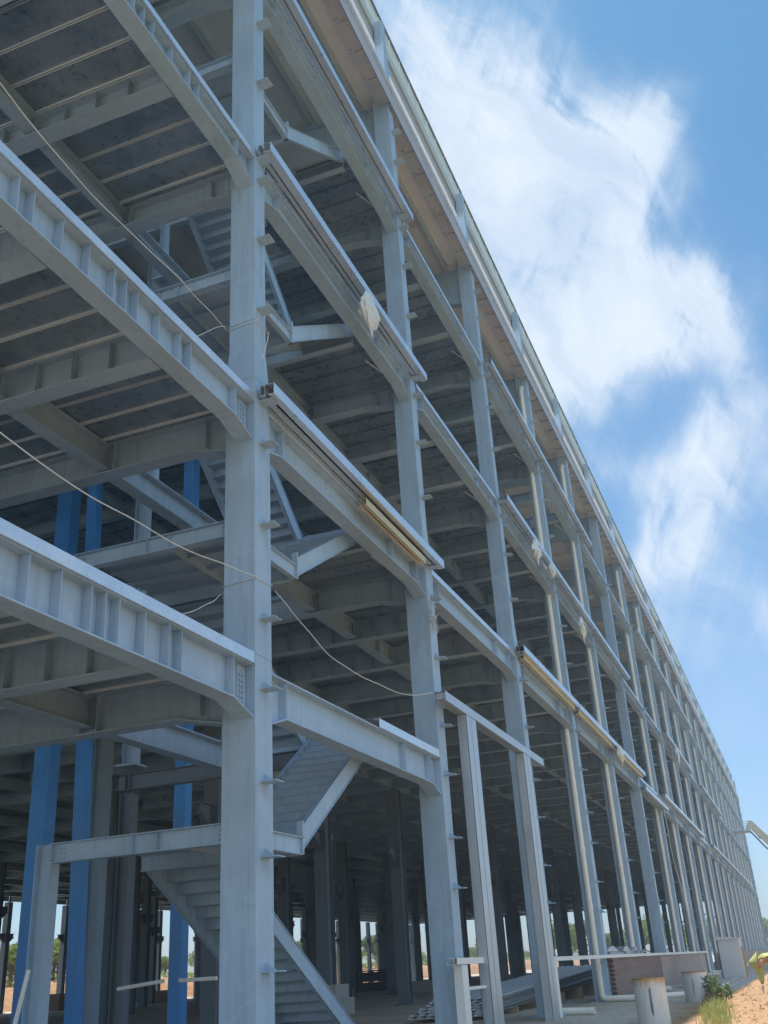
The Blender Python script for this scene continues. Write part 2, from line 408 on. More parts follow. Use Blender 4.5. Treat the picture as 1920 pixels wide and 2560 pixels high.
# cross beams (into the building)
def cross_mb(lv, y1, stiff=False, main=True, w=.30):
    zb, zt = LV[lv]; m = MB()
    ybeam_profile(m, .52 if main else .34, y1, 0, w, zt, zb+(.0 if main else .004), .17 if main else 0)
    ys = [.95, 2.7, 3.0] if main else [.4+.62*i for i in range(1, int(min(y1, 9)/.62))]
    for y in ys:
        for s in (-1, 1):
            a, b = sorted((s*.01, s*(w/2-.012))); m.box(a, b, y-.006, y+.006, zb+.026, zt-.022)
    if main:
        for i in range(2):
            for j in range(6):
                m.tube([(-.008, .58+i*.07, zb+.02+j*.08), (-.03, .58+i*.07, zb+.02+j*.08)], .016, 6, False)
    return m
YB = 59.8
for lv, ks, y1 in ((1, (-1,0), 10.4), (2, range(-1,NK), YB), (3, range(-1,NK), 22), (4, range(-1,4), 22)):
    src = None
    for k in ks:
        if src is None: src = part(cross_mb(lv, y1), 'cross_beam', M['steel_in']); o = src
        else: o = src.copy(); COL.objects.link(o)
        o.location = (cx(k)+.25-X0, 0, 0)
    src = None
    for k in ks:
        if k == NK-1: continue
        if lv == 1 and k == 0: continue
        offs = (0, -2.4, -4.8) if k == -1 else (2.7, 5.4)
        for of in offs:
            if k == 0: continue                       # the stair hall is open
            if lv == 3 and k > 8: continue
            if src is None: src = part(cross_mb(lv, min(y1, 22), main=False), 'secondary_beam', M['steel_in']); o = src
            else: o = src.copy(); COL.objects.link(o)
            o.location = ((9.68 if k == -1 else cx(k))+of-X0, 0, 0)
# floor beams along the building, nearest ones as parts, the far rest as one
def floor_mb(lv):
    zb, zt = LV[lv]; m = MB(); d = .10 if lv != 2 else .06
    xbeam_profile(m, .27, DX+.23, 0, .26, zt-.024, zb+d, 0)
    for x in (.5, 4.2): m.box(x-.006, x+.006, -.12, .12, zb+d+.022, zt-.046)
    return m
todo = []
yrows = [9.32, 12.9, 16.66, 20.0, 23.2, 26.46, 29.6, 32.8, 36.26, 39.5, 42.86, 46.26, 49.6, 52.9, 56.26, 59.5, 62.8, 66.26]
for lv in (1, 2, 3, 4):
    for k in range(-1, NK-1):
        for y in yrows:
            if lv == 1 and (k > 0 or y > 17): continue
            if lv == 1 and k == 0 and y > 10: continue
            if lv >= 2 and k == 0 and y in (12.9,): continue
            if lv == 3 and y > 17: continue
            if lv == 4 and (k > 2 or y > 17): continue
            d = math.hypot(cx(k)+4, y) * (1 + .0*lv) + (0 if lv < 3 else 8)
            todo.append((d, lv, k, y))
todo.sort()
srcs = {}
rest = MB()
for i, (d, lv, k, y) in enumerate(todo):
    if i < 98:
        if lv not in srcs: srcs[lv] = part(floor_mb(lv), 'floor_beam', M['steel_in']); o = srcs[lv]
        else: o = srcs[lv].copy(); COL.objects.link(o)
        o.location = (cx(k)-X0, y-YF, 0)
    else:
        f = floor_mb(lv) if i == 98 or True else None
        rest.add([(x+cx(k), yy+y, z) for x, yy, z in f.v[:24]], f.f[:18])
o = part(rest, 'floor_beam', M['steel_in']); o['kind'] = 'stuff'
# ---- decks
def deck(name, z0, z1, rects, rib0=3.6, pitch=.59):
    for (xa, xb, ya, yb) in rects:
        m = MB(); m.box(xa, xb, ya, yb, z0, z1)
        n = int((xa-rib0)/pitch)+1; x = rib0+n*pitch
        while x < xb-.05:
            m.box(x-.024, x-.018, ya+.01, yb-.01, z0-.035, z0-.001, 1 if x < 12.4 else 0); m.box(x+.016, x+.022, ya+.01, yb-.01, z0-.035, z0-.001, 1 if x < 12.4 else 0)
            x += pitch
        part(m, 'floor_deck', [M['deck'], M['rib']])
XE = cx(NK-1)+.5
deck('L1', 5.272, 5.415, [(3.5,12.05,6.75,17.0), (17.62,19.95,6.75,9.9)])
HALL = [(12.3,20.2,16.7,66.5), (17.62,20.2,6.75,9.9)]
deck('L2', 9.542, 9.66, [(3.5,12.3,6.75,66.5), (20.2,XE,6.75,66.5)] + HALL)
deck('L3', 14.622, 14.74, [(3.5,12.3,6.75,30), (20.2,XE,6.75,30)] + [(12.3,20.2,16.7,30), (17.62,20.2,6.75,9.9)])
deck('L4', 19.872, 19.99, [(3.5,12.3,6.75,30), (20.2,cx(3)+.3,6.75,30), (17.62,20.2,6.75,9.9)])
# ---- roof
def slope(y): return 24.30 + (y-6.9)*.05
m = MB()
ya, yb = 6.80, 28.0
m.hexa([(3.2,ya,slope(ya)),(XE+.3,ya,slope(ya)),(XE+.3,yb,slope(yb)),(3.2,yb,slope(yb))], [(3.2,ya,slope(ya)+.06),(XE+.3,ya,slope(ya)+.06),(XE+.3,yb,slope(yb)+.06),(3.2,yb,slope(yb)+.06)])
m.hexa([(3.2,yb,slope(yb)),(XE+.3,yb,slope(yb)),(XE+.3,67.5,slope(yb)-1.9),(3.2,67.5,slope(yb)-1.9)], [(3.2,yb,slope(yb)+.06),(XE+.3,yb,slope(yb)+.06),(XE+.3,67.5,slope(yb)-1.84),(3.2,67.5,slope(yb)-1.84)])
part(m, 'roof_sheet', M['beige'])
psrc = None
for i in range(14):
    y = 7.3+1.5*i; z = slope(y)
    m = MB(); m.box(3.2, XE+.2, y-.004, y+.004, z-.21, z-.004); m.box(3.2, XE+.2, y-.004, y+.07, z-.216, z-.21); m.box(3.2, XE+.2, y-.07, y+.004, z-.004, z-.001)
    part(m, 'roof_purlin', M['galv'])
m = MB()
for dx in (0, .16): m.tube([(dx,7.31,slope(7.3)-.1),(dx,19.3,slope(19.3)-.1)], .012, 5, False, False)
m.box(0,.16,7.33,7.35,slope(7.3)-.12,slope(7.3)-.08); rd = part(m, 'sag_rod', M['galv'], (5.2,0,0))
for i in range(1, 29):
    o = rd.copy(); COL.objects.link(o); o.location.x += 4.04*i
rf = None
for k in range(-1, NK):
    if rf is None:
        m = MB(); w = .28
        zt = lambda y: slope(y)-.222
        pb = [(6.86,22.55),(8.6,23.05),(28,23.95)]
        poly = [(y, z) for y, z in pb] + [(28, zt(28)), (6.86, zt(6.86))]
        m.prism(poly, 'x', -.007, .007)
        for (a, za), (b2, zb2) in list(zip(pb, pb[1:])) + [((6.86, zt(6.86)-.02), (28, zt(28)-.02))]:
            m.hexa([(-w/2,a,za),(w/2,a,za),(w/2,b2,zb2),(-w/2,b2,zb2)], [(-w/2,a,za+.02),(w/2,a,za+.02),(w/2,b2,zb2+.02),(-w/2,b2,zb2+.02)])
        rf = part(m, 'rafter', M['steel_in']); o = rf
    else: o = rf.copy(); COL.objects.link(o)
    o.location = (cx(k)+.2-X0, -YF, 0); o.location.y = -YF+0
for o in B.children:
    if o.name.startswith('rafter'): o.location.y = -YF
for a_, b_ in (((13.6,8.75,24.0),(20.15,6.85,23.75)), ((12.35,8.3,23.9),(18.6,9.6,24.0))):      # slack roof bracing rods
    m = MB(); m.tube([a_, ((a_[0]+b_[0])/2, (a_[1]+b_[1])/2, (a_[2]+b_[2])/2-.06), b_], .011, 6, caps=False); part(m, 'brace_rod', M['galv'])
fb = None
for k in range(1, 9):                            # fly braces from the edge beams
    for lv in (2, 3, 4):
        if fb is None:
            m = MB(); beam_ = [(0,0,0),(-.75,.62,.50)]; m.tube(beam_, .022, 4, False); fb = part(m, 'fly_brace', M['galv'], (cx(k)-.55, YF+.18, LV[lv][0]+.02)); o = fb
        else: o = fb.copy(); COL.objects.link(o); o.location = (cx(k)-.55-X0, .18, LV[lv][0]+.02)
# ---- gutter, eave trim, parapet
m = MB()
m.box(3.3, XE, 6.30, 6.72, 24.0, 24.008); m.box(3.3, XE, 6.292, 6.30, 23.86, 24.42); m.box(3.3, XE, 6.72, 6.728, 24.0, 24.3)
part(m, 'gutter', M['gut'])
br = None
m0 = MB(); m0.box(-.03,.03,6.31,6.74,23.93,23.998); m0.box(-.14,.14,6.62,6.72,23.955,23.999)
gb = part(m0, 'gutter_bracket', M['gut'], (3.9,0,0))
for i in range(1, 99):
    o = gb.copy(); COL.objects.link(o); o.location.x += 1.01*i
m = MB(); x = 3.9+1.01*99
while x < XE:
    m.add([(a+x,b,c) for a,b,c in m0.v], m0.f); x += 1.01
o = part(m, 'gutter_bracket', M['gut']); o['kind'] = 'stuff'
m = MB(); m.box(3.3, XE, 6.27, 6.284, 24.40, 24.70); m.box(3.3, XE, 6.284, 6.38, 24.694, 24.70); m.box(3.3,XE,6.22,6.27,24.40,24.408)
part(m, 'eave_trim', M['trim'])
m = MB(); m.box(3.3, XE, 6.70, 6.72, 26.35, 27.05); m.box(3.3, XE, 6.63, 6.70, 26.35, 26.362); m.box(3.3,XE,6.63,6.70,27.03,27.042)
part(m, 'parapet_rail', M['greytrim'])
m = MB(); m.box(3.3, XE, 6.695, 6.72, 27.06, 27.70); m.box(3.3, XE, 6.66, 6.695, 27.06, 27.07)
part(m, 'parapet_rail', M['cream'])
m = MB(); x = 3.3                                # profiled sheet, shallow ribs
while x < XE:
    m.box(x, x+.80, 6.725, 6.74, 27.68, 28.50); m.prism([(x+.80,6.74),(x+.84,6.70),(x+.88,6.70),(x+.92,6.74)], 'z', 27.68, 28.50); x += .92
part(m, 'parapet_sheet', M['pale'])
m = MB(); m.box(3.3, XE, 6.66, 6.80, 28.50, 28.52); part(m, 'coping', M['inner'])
# small braces behind the parapet sheet
# ------------------------------------------------------------------ staircase
ST = empty('staircase', (14.3, 8.3, 0), 'grey steel stair with half landings climbing the bay beside the nearest full column', 'staircase')
def sp(mb, name, mat, parent=None): return mb.build(name, mat, ST, (-14.3, -8.3, 0))
LAND = {0: 3.20, 1: 7.68, 2: 12.52, 3: 17.75}
FLOOR = {0: .02, 1: 5.42, 2: 9.66, 3: 14.74, 4: 19.99}
def flight(name, xa, za, xb, zb, y0, y1):
    m = MB(); n = max(5, round(abs(zb-za)/.175)); L = math.hypot(xb-xa, zb-za)
    m.hexa([(xa,y0+.05,za-.10),(xb,y0+.05,zb-.10),(xb,y1-.05,zb-.10),(xa,y1-.05,za-.10)] if xb > xa else [(xb,y0+.05,zb-.10),(xa,y0+.05,za-.10),(xa,y1-.05,za-.10),(xb,y1-.05,zb-.10)],
           [(xa,y0+.05,za-.094),(xb,y0+.05,zb-.094),(xb,y1-.05,zb-.094),(xa,y1-.05,za-.094)] if xb > xa else [(xb,y0+.05,zb-.094),(xa,y0+.05,za-.094),(xa,y1-.05,za-.094),(xb,y1-.05,zb-.094)]) if False else None
    for i in range(n):
        f0, f1 = i/n, (i+1)/n
        x0, x1 = xa+(xb-xa)*f0, xa+(xb-xa)*f1; z1 = za+(zb-za)*f1
        zlo = za+(zb-za)*f0
        a, b = min(x0, x1), max(x0, x1)
        m.box(a-.02, b+.01, y0+.04, y1-.04, max(z1, zlo)-.03, max(z1, zlo)-.024)
        xr = x0 if (zb > za) else x1
        m.box(xr-.003, xr+.003, y0+.04, y1-.04, min(z1, zlo)-.03, max(z1, zlo)-.03)
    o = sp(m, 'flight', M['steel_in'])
    for y in (y0, y1-.06):
        s = MB(); dx, dz = (xb-xa)/L, (zb-za)/L; h = .15
        for yy0, yy1, w0, w1 in ((y+.02,y+.04,-h,h),(y,y+.075,h-.012,h),(y,y+.075,-h,-h+.012)):
            P = lambda t, w, yy: (xa+(xb-xa)*t, yy, za-.03+(zb-za)*t+w/ max(.3, abs(dx)))
            ts = (0, 1) if xb > xa else (1, 0)
            s.hexa([P(ts[0],w0,yy0),P(ts[1],w0,yy0),P(ts[1],w0,yy1),P(ts[0],w0,yy1)], [P(ts[0],w1,yy0),P(ts[1],w1,yy0),P(ts[1],w1,yy1),P(ts[0],w1,yy1)])
        s.build('stringer', M['steel'], o)
    return o
for i in range(4):
    zl = LAND[i]
    m = MB(); m.box(12.45, 14.3, 6.96, 9.75, zl-.008, zl); m.box(12.45, 14.3, 8.2, 8.21, zl-.14, zl-.008)
    for x in (13.0, 13.6): m.box(x-.04, x+.04, 7.0, 9.7, zl-.08, zl-.008)
    o = sp(m, 'landing', M['steel_in'])
    b = MB(); ybeam_profile(b, 6.92, 9.80, 12.2, .16, zl+.01, zl-.26, 0, tf=.014, tw=.01)
    for y in (8.05, 8.45): b.box(12.125, 12.195, y-.005, y+.005, zl-.246, zl-.004)
    for y in (7.02, 7.09, 9.62, 9.69):
        for dz in (.07, .13, .19): b.tube([(12.196,y,zl-dz),(12.172,y,zl-dz)], .013, 6, False)
    b.build('landing_beam', M['steel'], o)
    b = MB(); xbeam_profile(b, 12.42, 14.34, 6.92, .10, zl+.012, zl-.25, 0, tf=.014, tw=.01); b.box(14.30,14.345,6.87,6.97,zl-.25,zl+.25)
    b.build('landing_beam', M['steel'], o)
    b = MB(); ybeam_profile(b, 6.98, 9.75, 14.3, .10, zl-.012, zl-.25, 0, tf=.014, tw=.01); b.build('landing_beam', M['steel'], o)
    flight('up', 14.32, zl, 17.62, FLOOR[i+1], 6.90, 8.20)
    xs = 19.9 if i == 0 else 17.62
    flight('low', xs, FLOOR[i], 14.32, zl, 8.32, 9.72)
    f = FLOOR[i]
    for (x, y) in (((12.12, 9.80),) if i == 0 else ((12.12, 9.80), (14.25, 9.80))):
        p = hcol(.22, .26, zl-f+.01, .014) if x < 13 else hcol(.14, .14, zl-f-.02, .01)
        p.v = [(a+x, b2+y, c+f) for a, b2, c in p.v]; sp(p, 'post', M['steel'])
for i in (1, 2, 3, 4):
    m = MB(); zf = FLOOR[i]-.15; ybeam_profile(m, 6.9, 12.6 if i == 1 else 16.5, 17.55, .18, zf, zf-.32, 0, tf=.016, tw=.012)
    for y in (9.8, 12.3): m.box(17.47, 17.545, y-.006, y+.006, zf-.304, zf-.016); m.box(17.47, 17.545, y+.1, y+.112, zf-.304, zf-.016)
    sp(m, 'trimmer_beam', M['inner'] if i == 1 else M['steel_in'])  # lowest trimmer and its post take the shade-darkened grey
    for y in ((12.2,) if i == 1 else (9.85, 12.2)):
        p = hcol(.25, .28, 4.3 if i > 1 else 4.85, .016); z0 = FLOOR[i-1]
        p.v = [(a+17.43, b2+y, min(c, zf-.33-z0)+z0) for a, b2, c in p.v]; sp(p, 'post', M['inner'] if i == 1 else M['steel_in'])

# ------------------------------------------------------------------ loose purlin bundles lying on the cleats
def channel(m, x0, x1, y0, z0, h=.19, w=.068, flip=False, t=.006):
    """C section along x, web at y0"""
    s = -1 if flip else 1
    ya, yb = sorted((y0, y0+s*t)); m.box(x0, x1, ya, yb, z0, z0+h)
    a, b = sorted((y0+s*t, y0+s*w)); m.box(x0, x1, a, b, z0, z0+t); m.box(x0, x1, a, b, z0+h-t, z0+h)
    a, b = sorted((y0+s*w, y0+s*(w-t))); m.box(x0, x1, a, b, z0+t, z0+.022); m.box(x0, x1, a, b, z0+h-.022, z0+h-t)
BUN = [
 # x0, x1, z, number of channels, gold, label
 (11.98, 20.50, 9.635, 3, False, 'lowest purlin bundle beside the nearest full column, ending in an open box section'),
 (28.00, 36.25, 9.635, 3, True, 'purlin bundle at second floor level with yellow underside starting at the door bay'),
 (36.15, 53.20, 9.635, 3, True, 'longer purlin bundle at second floor level beyond the yellow one, with a bag on it'),
 (52.50, 61.80, 8.875, 2, False, 'purlin bundle hung lower than its neighbours at second floor level'),
 (61.25, 86.60, 9.635, 2, False, 'purlin bundle at second floor level beyond the lowered one'),
 (95.00, 127.5, 9.635, 2, False, 'far purlin bundle at second floor level halfway down the facade'),
 (127.4, 163.0, 9.635, 2, False, 'farthest purlin bundle at second floor level near the end of the facade'),
 (11.95, 20.45, 14.715, 2, False, 'purlin bundle at third floor level with a white bag hanging under it'),
 (28.20, 53.30, 14.715, 2, False, 'long purlin bundle at third floor level with two small bags near its start'),
 (69.00, 86.70, 14.715, 2, False, 'purlin bundle at third floor level on the middle of the facade'),
 (95.00, 118.0, 14.715, 2, False, 'far purlin bundle at third floor level'),
 (11.95, 20.50, 19.915, 2, False, 'uppermost purlin bundle nearest the camera, under the eaves'),
 (28.30, 46.50, 19.915, 2, False, 'purlin bundle at fourth floor level over the door bay side'),
 (61.70, 95.80, 19.915, 2, False, 'purlin bundle at fourth floor level on the middle of the facade'),
]
for (x0, x1, z, nch, gold, lab) in BUN:
    e = empty('purlin_bundle', (x0, 6.2, z), lab, 'purlin bundle', 'purlin bundles lying on the facade cleats')
    ys = [6.09, 6.345, 6.27][:nch]
    for i, y in enumerate(ys):
        m = MB(); channel(m, 0, x1-x0-(0 if i == 0 else .07*i), y-6.2, 0, .195, .15 if i == 0 else .07, flip=(i > 0), t=.008)
        m.build('channel', M['trim'] if i == 0 else M['galv'], e, (0,0,0))
    if gold:
        for y in (6.20, 6.275):
            m = MB(); channel(m, .3, x1-x0-.4, y-6.2, -.125, .115, .06, t=.006); m.build('channel', M['goldc'], e)
e = empty('purlin_bundle', (16.0, 6.3, 9.40), 'yellowish pair of purlins tucked under the lowest bundle beside the second column', 'purlin bundle', 'purlin bundles lying on the facade cleats')
for y in (6.19, 6.30):
    m = MB(); channel(m, 0, 3.45, y-6.3, 0, .14, .07, t=.006); m.build('channel', M['goldc'], e)

# ------------------------------------------------------------------ galvanised door frame in the third bay
e = empty('door_frame', (24.0, 6.2, 0), 'tall galvanised door frame of two posts and a header in the wide bay', 'door frame')
m = MB(); channel(m, 19.65, 28.6, 6.06, 6.37, .20, .12, t=.01); channel(m, 19.65, 28.55, 6.30, 6.37, .20, .10, flip=True, t=.01)
m.box(19.66, 19.68, 6.08, 6.28, 6.40, 6.54)
m.build('header', M['galv'], e, (-24, -6.2, 0))
for x in (21.08, 26.22):
    m = MB(); m.box(x, x+.012, 6.07, 6.29, 0, 6.36); m.box(x+.70, x+.712, 6.07, 6.29, 0, 6.36) if False else None
    m.box(x, x+.76, 6.28, 6.29, 0, 6.362); m.box(x, x+.76, 6.07, 6.08, 0, 6.362); m.box(x+.75, x+.76, 6.08, 6.28, 0, 6.362); m.box(x+.375,x+.385,6.06,6.07,0,6.362)
    m.build('post', M['galv'], e, (-24, -6.2, 0))

# ------------------------------------------------------------------ sill rails and their white stubs
def c_rail(name, x0, x1, z0, h, lab, y=6.16):
    m = MB(); m.box(x0, x1, y, y+.008, z0, z0+h); m.box(x0, x1, y+.008, y+.2, z0+h-.008, z0+h); m.box(x0, x1, y+.008, y+.2, z0, z0+.008)
    m.box(x0, x1, y+.192, y+.2, z0+.008, z0+.03); m.box(x0+.004, x0+.5, y+.06, y+.07, z0+.008, z0+h-.008)
    o = m.build(name, M['white']); return tag(o, lab, 'rail')
c_rail('sill_rail', 19.3, 21.85, 1.33, .11, 'short white sill rail from the second column to the first door post')
c_rail('low_rail', 19.92, 21.08, .88, .05, 'thin short white rail low between white stub and door post')
c_rail('sill_rail', 27.15, 71.0, 1.30, .10, 'long white sill rail running above the brick wall')
for x, lab in ((19.62, 'white stub post standing in front of the second column under the short sill rail'), (27.38, 'white stub post beside the second door post under the long sill rail')):
    m = MB(); m.box(0, .34, 0, .17, 0, 1.318); m.box(.335,.345,-.004,.0,0,1.318)
    for z in (.42, .86): m.box(-.003,.343,-.003,.17,z,z+.006)
    m.prism([(-.0,1.318),(.46,1.318),(.34,1.2)], 'y', .05, .06)
    o = m.build('stub_post', M['white'], None, (x, 6.175, 0)); tag(o, lab, 'post')

# ------------------------------------------------------------------ downpipes
def downpipe(k, lab, bottom=.0, foot=True):
    x = cx(k)-.13; e = empty('downpipe', (x, 6.66, 0), lab, 'downpipe', 'white downpipes on the facade columns')
    m = MB(); zb = .12
    m.tube([(0,0,zb+.1),(0,0,23.25)], .092, 12, caps=False); m.build('pipe', M['pvc'], e)
    m = MB(); m.tube([(0,0,23.24),(.03,0,23.36),(.36,-.06,23.72),(.42,-.08,23.84),(.42,-.08,24.03)], .096, 12); m.build('outlet_bend', M['pvc'], e)
    if foot:
        m = MB(); m.tube([(0,0,zb+.12),(0,-.02,zb+.03),(0,-.14,zb-.02),(-.05,-1.25,zb-.03)], .094, 12); m.build('foot_bend', M['pvc'], e)
    sk = None
    for z in [1.0+1.85*i for i in range(12)]:
        if sk is None:
            m = MB(); m.tube([(0,0,0),(0,0,.13)], .105, 12); m.box(.0,.13,-.012,.012,.04,.08); sk = m.build('pipe_socket', M['pvc'], e, (0,0,z))
        else:
            q = sk.copy(); COL.objects.link(q); q.parent = e; q.location = (0,0,z)
    return e
PIPES = [3, 4] + list(range(6, 21))
ordn = {3:'fourth',4:'fifth',6:'seventh',7:'eighth',8:'ninth',9:'tenth',10:'eleventh',11:'twelfth',12:'thirteenth',13:'fourteenth',14:'fifteenth',15:'sixteenth',16:'seventeenth',17:'eighteenth',18:'nineteenth',19:'twentieth',20:'last but one'}
dp = None
for k in PIPES:
    lab = 'white plastic downpipe on the %s facade column counted from the near left' % ordn[k]
    if k == 3: lab = 'nearest white plastic downpipe, turning out onto the ground beside the brick wall'
    if dp is None: dp = downpipe(k, lab)
    else:
        c = copy_tree(dp); c.location = (cx(k)-.13, 6.66, 0); c['label'] = lab

# ------------------------------------------------------------------ brick wall under the sill rail
e = empty('brick_wall', (cx(3), 6.35, 0), 'low brick and mortar wall under the long sill rail, toothed at its near end', 'wall')
m = MB(); L = 33.6
m.box(.42, 16.0, -.12, .12, 0, 1.29)
for i in range(19):
    z = i*.068
    if i % 2 == 0: m.box(.18+.03*random.random(), .42, -.12, .12, z, z+.06)
    else: m.box(.40, .42, -.12, .12, z, z+.066)
m.build('brickwork', M['brick'], e)
m = MB(); m.box(12.5, L, -.135, -.1205, 0, 1.27); m.box(16.0, L, -.12, .12, 0, 1.285); m.box(47, XE-cx(3), -.12, .12, 0, 1.29)
m.build('rendered_section', M['render'], e)
# rubble and loose sheets on top of the wall
for i, (x, l_, w_) in enumerate(((37.2, 3.0, .5), (40.6, 2.2, .4), (43.3, 2.6, .5))):
    m = MB(); h = .18
    for j in range(3): m.hexa([(0,0,j*.03),(l_-.2*j,0,j*.03+.1*i*.3),(l_-.2*j,w_,j*.03),(0,w_,j*.03)], [(0,0,j*.03+.02),(l_-.2*j,0,j*.03+.02+.1*i*.3),(l_-.2*j,w_,j*.03+.02),(0,w_,j*.03+.02)])
    m.prism([(0,.1),(l_*.8,.1),(l_*.5,.1+h),(l_*.2,.1+h*.8)], 'y', .1, w_)
    o = m.build('offcut_pile', M['galv'], None, (x, 6.4, 1.405))
    tag(o, ['first heap of grey sheet offcuts lying on the sill rail nearest the camera', 'middle heap of grey sheet offcuts lying on the sill rail', 'third heap of grey sheet offcuts lying on the sill rail, before the sixth column'][i], 'offcuts', 'sheet offcuts on the sill rail')

# ------------------------------------------------------------------ steel piles in the foreground
def pile(x, y, z0, h, r, rz, lab, soil):
    e = empty('steel_pile', (x, y, z0), lab, 'pile', 'slotted steel piles standing outside the facade', rz)
    m = MB(); n = 40; t = .018
    slots = [(18, .28, .80), (28, .30, .82), (8, .3, .8), (36, .3, .8)]
    zs = [0, .28, .34, .78, .84, 1.0]
    def P(k, z, rr): a = 2*math.pi*k/n; return (rr*math.cos(a), rr*math.sin(a), z*h)
    for k in range(n):
        hole = any(k == s[0] for s in slots)
        for za, zb in zip(zs, zs[1:]):
            if hole and za >= .279 and zb <= .85: 
                if za in (.28,) or zb in (.84,):      # tapered ends of the slot
                    kk = k+.5
                    tip = (.28 if za == .28 else .84)
                    base = (.34 if za == .28 else .78)
                    for rr in (r, r-t):
                        m.add([P(k,tip,rr),P(k+1,tip,rr),P(k,base,rr)] if True else [], [(0,1,2)], True)
                else:
                    m.add([P(k,za,r),P(k,zb,r),P(k,zb,r-t),P(k,za,r-t)], [(0,1,2,3)])
                    m.add([P(k+1,za,r),P(k+1,zb,r),P(k+1,zb,r-t),P(k+1,za,r-t)], [(0,1,2,3)])
                continue
            m.add([P(k,za,r),P(k+1,za,r),P(k+1,zb,r),P(k,zb,r)], [(0,1,2,3)], True)
            m.add([P(k,za,r-t),P(k+1,za,r-t),P(k+1,zb,r-t),P(k,zb,r-t)], [(3,2,1,0)], True)
        m.add([P(k,1,r),P(k+1,1,r),P(k+1,1,r-t),P(k,1,r-t)], [(0,1,2,3)])
    m.build('shell', M['pile'], e, fix=False)
    m = MB()
    for k in range(n):
        a0, a1 = 2*math.pi*k/n, 2*math.pi*(k+1)/n; q = []
        for rr, zz in ((r+.004, h-.03), (r+.004, h+.004), (r-.022, h+.004)):
            q.append([(rr*math.cos(a), rr*math.sin(a), zz) for a in (a0, a1)])
        for u, v in zip(q, q[1:]): m.add([u[0], u[1], v[1], v[0]], [(0,1,2,3)])
    m.build('rusty_rim', M['rust'], e, fix=False)
    return e
pile(23.3, 3.30, -.12, .98, .33, R(20), 'nearest slotted pale steel pile with rusty rim at the bottom edge of the photo', True)
pile(33.2, 3.36, -.10, .90, .36, R(205), 'second slotted steel pile, farther off and half buried beside the weeds', True)
def mound(name, x, y, rx, ry, h, mat, lab=None, cat=None, kind=None, seed=1):
    rnd = random.Random(seed); m = MB(); n, q = 26, 9; vs = [(0,0,h)]
    for j in range(1, q+1):
        t = j/q
        for k in range(n):
            a = 2*math.pi*k/n; rr = t*(1+.16*math.sin(3*a+seed)+.1*rnd.uniform(-1,1)); z = h*(math.cos(t*math.pi)*.5+.5)*(1+.25*rnd.uniform(-1,1)) - .02*(j == q)
            vs.append((rx*rr*math.cos(a), ry*rr*math.sin(a), z))
    fs = [(0,1+k,1+(k+1)%n) for k in range(n)]
    for j in range(q-1):
        for k in range(n): fs.append((1+j*n+k, 1+(j+1)*n+k, 1+(j+1)*n+(k+1)%n, 1+j*n+(k+1)%n))
    m.add(vs, fs, True); o = m.build(name, mat, None, (x, y, 0)); tag(o, lab, cat, kind=kind); return o
mound('soil_heap', 32.9, 2.85, 1.0, .42, .42, M['bank'], 'orange soil heaped against the second steel pile', 'soil heap', seed=4)

# ------------------------------------------------------------------ pvc offcuts, cabinet, kerb
m = MB(); m.tube([(0,0,0),(-.1,-.85,-.02)], .085, 14, caps=False); m.tube([(0,0,0),(-.1,-.85,-.02)], .074, 14, caps=False); m.tube([(-.09,-.74,-.02),(-.1,-.86,-.02)], .095, 14, caps=False)
o = m.build('pipe_offcut', M['pvc'], None, (28.6, 6.35, .10), fix=False); tag(o, 'short white pipe offcut lying at the foot of the third column', 'pipe')
m = MB(); m.tube([(0,0,0),(.6,-1.25,.02)], .075, 12); o = m.build('pipe_offcut', M['pvc'], None, (36.6, 4.75, .10)); tag(o, 'white pipe lying between the two steel piles', 'pipe')
e = empty('site_cabinet', (54.0, 3.62, 0), 'tall grey steel site cabinet standing on the kerb', 'cabinet')
m = MB(); m.box(-.5,.5,-.5,.5,.15,1.8); m.build('body', M['cabinet'], e)
m = MB(); m.hexa([(-.6,-.58,1.8),(.6,-.58,1.8),(.6,.58,1.8),(-.6,.58,1.8)], [(-.6,-.58,1.85),(.6,-.58,1.85),(.6,.58,1.95),(-.6,.58,1.95)]); m.build('canopy', M['cabinet'], e)
m = MB(); m.box(-.512,-.501,-.45,.44,.22,1.72); m.box(-.516,-.512,-.02,-.012,.22,1.72); m.box(-.55,-.512,-.10,-.07,.9,1.1); m.box(-.516,-.512,.1,.3,1.5,1.56); m.box(-.516,-.512,-.3,-.1,1.5,1.56); m.build('door', M['cabinet'], e)
m = MB(); m.box(-.515,-.45,.475,.53,.15,1.78); m.build('corner_strip', M['dark'], e)
m = MB(); m.box(-.45,-.3,-.64,-.53,.15,1.45); m.build('timber_prop', M['wood'], e)
m = MB(); m.box(39,75,3.1,4.5,-.05,.16); m.box(40,75,2.78,3.1,-.05,.06); o = m.build('kerb', M['concrete']); tag(o, 'pale concrete kerb slab running past the cabinet', 'kerb', kind='structure')
for i,(x,y,z,l_) in enumerate(((47.5,5.2,.16,1.9),(50.5,5.0,.16,2.4))):
    m = MB(); m.box(0,l_,-.3,.3,0,.32); o = m.build('concrete_block', M['concrete'], None, (x,y,z)); tag(o, ['nearer concrete block left of the grey cabinet','farther concrete block left of the grey cabinet'][i], 'block')

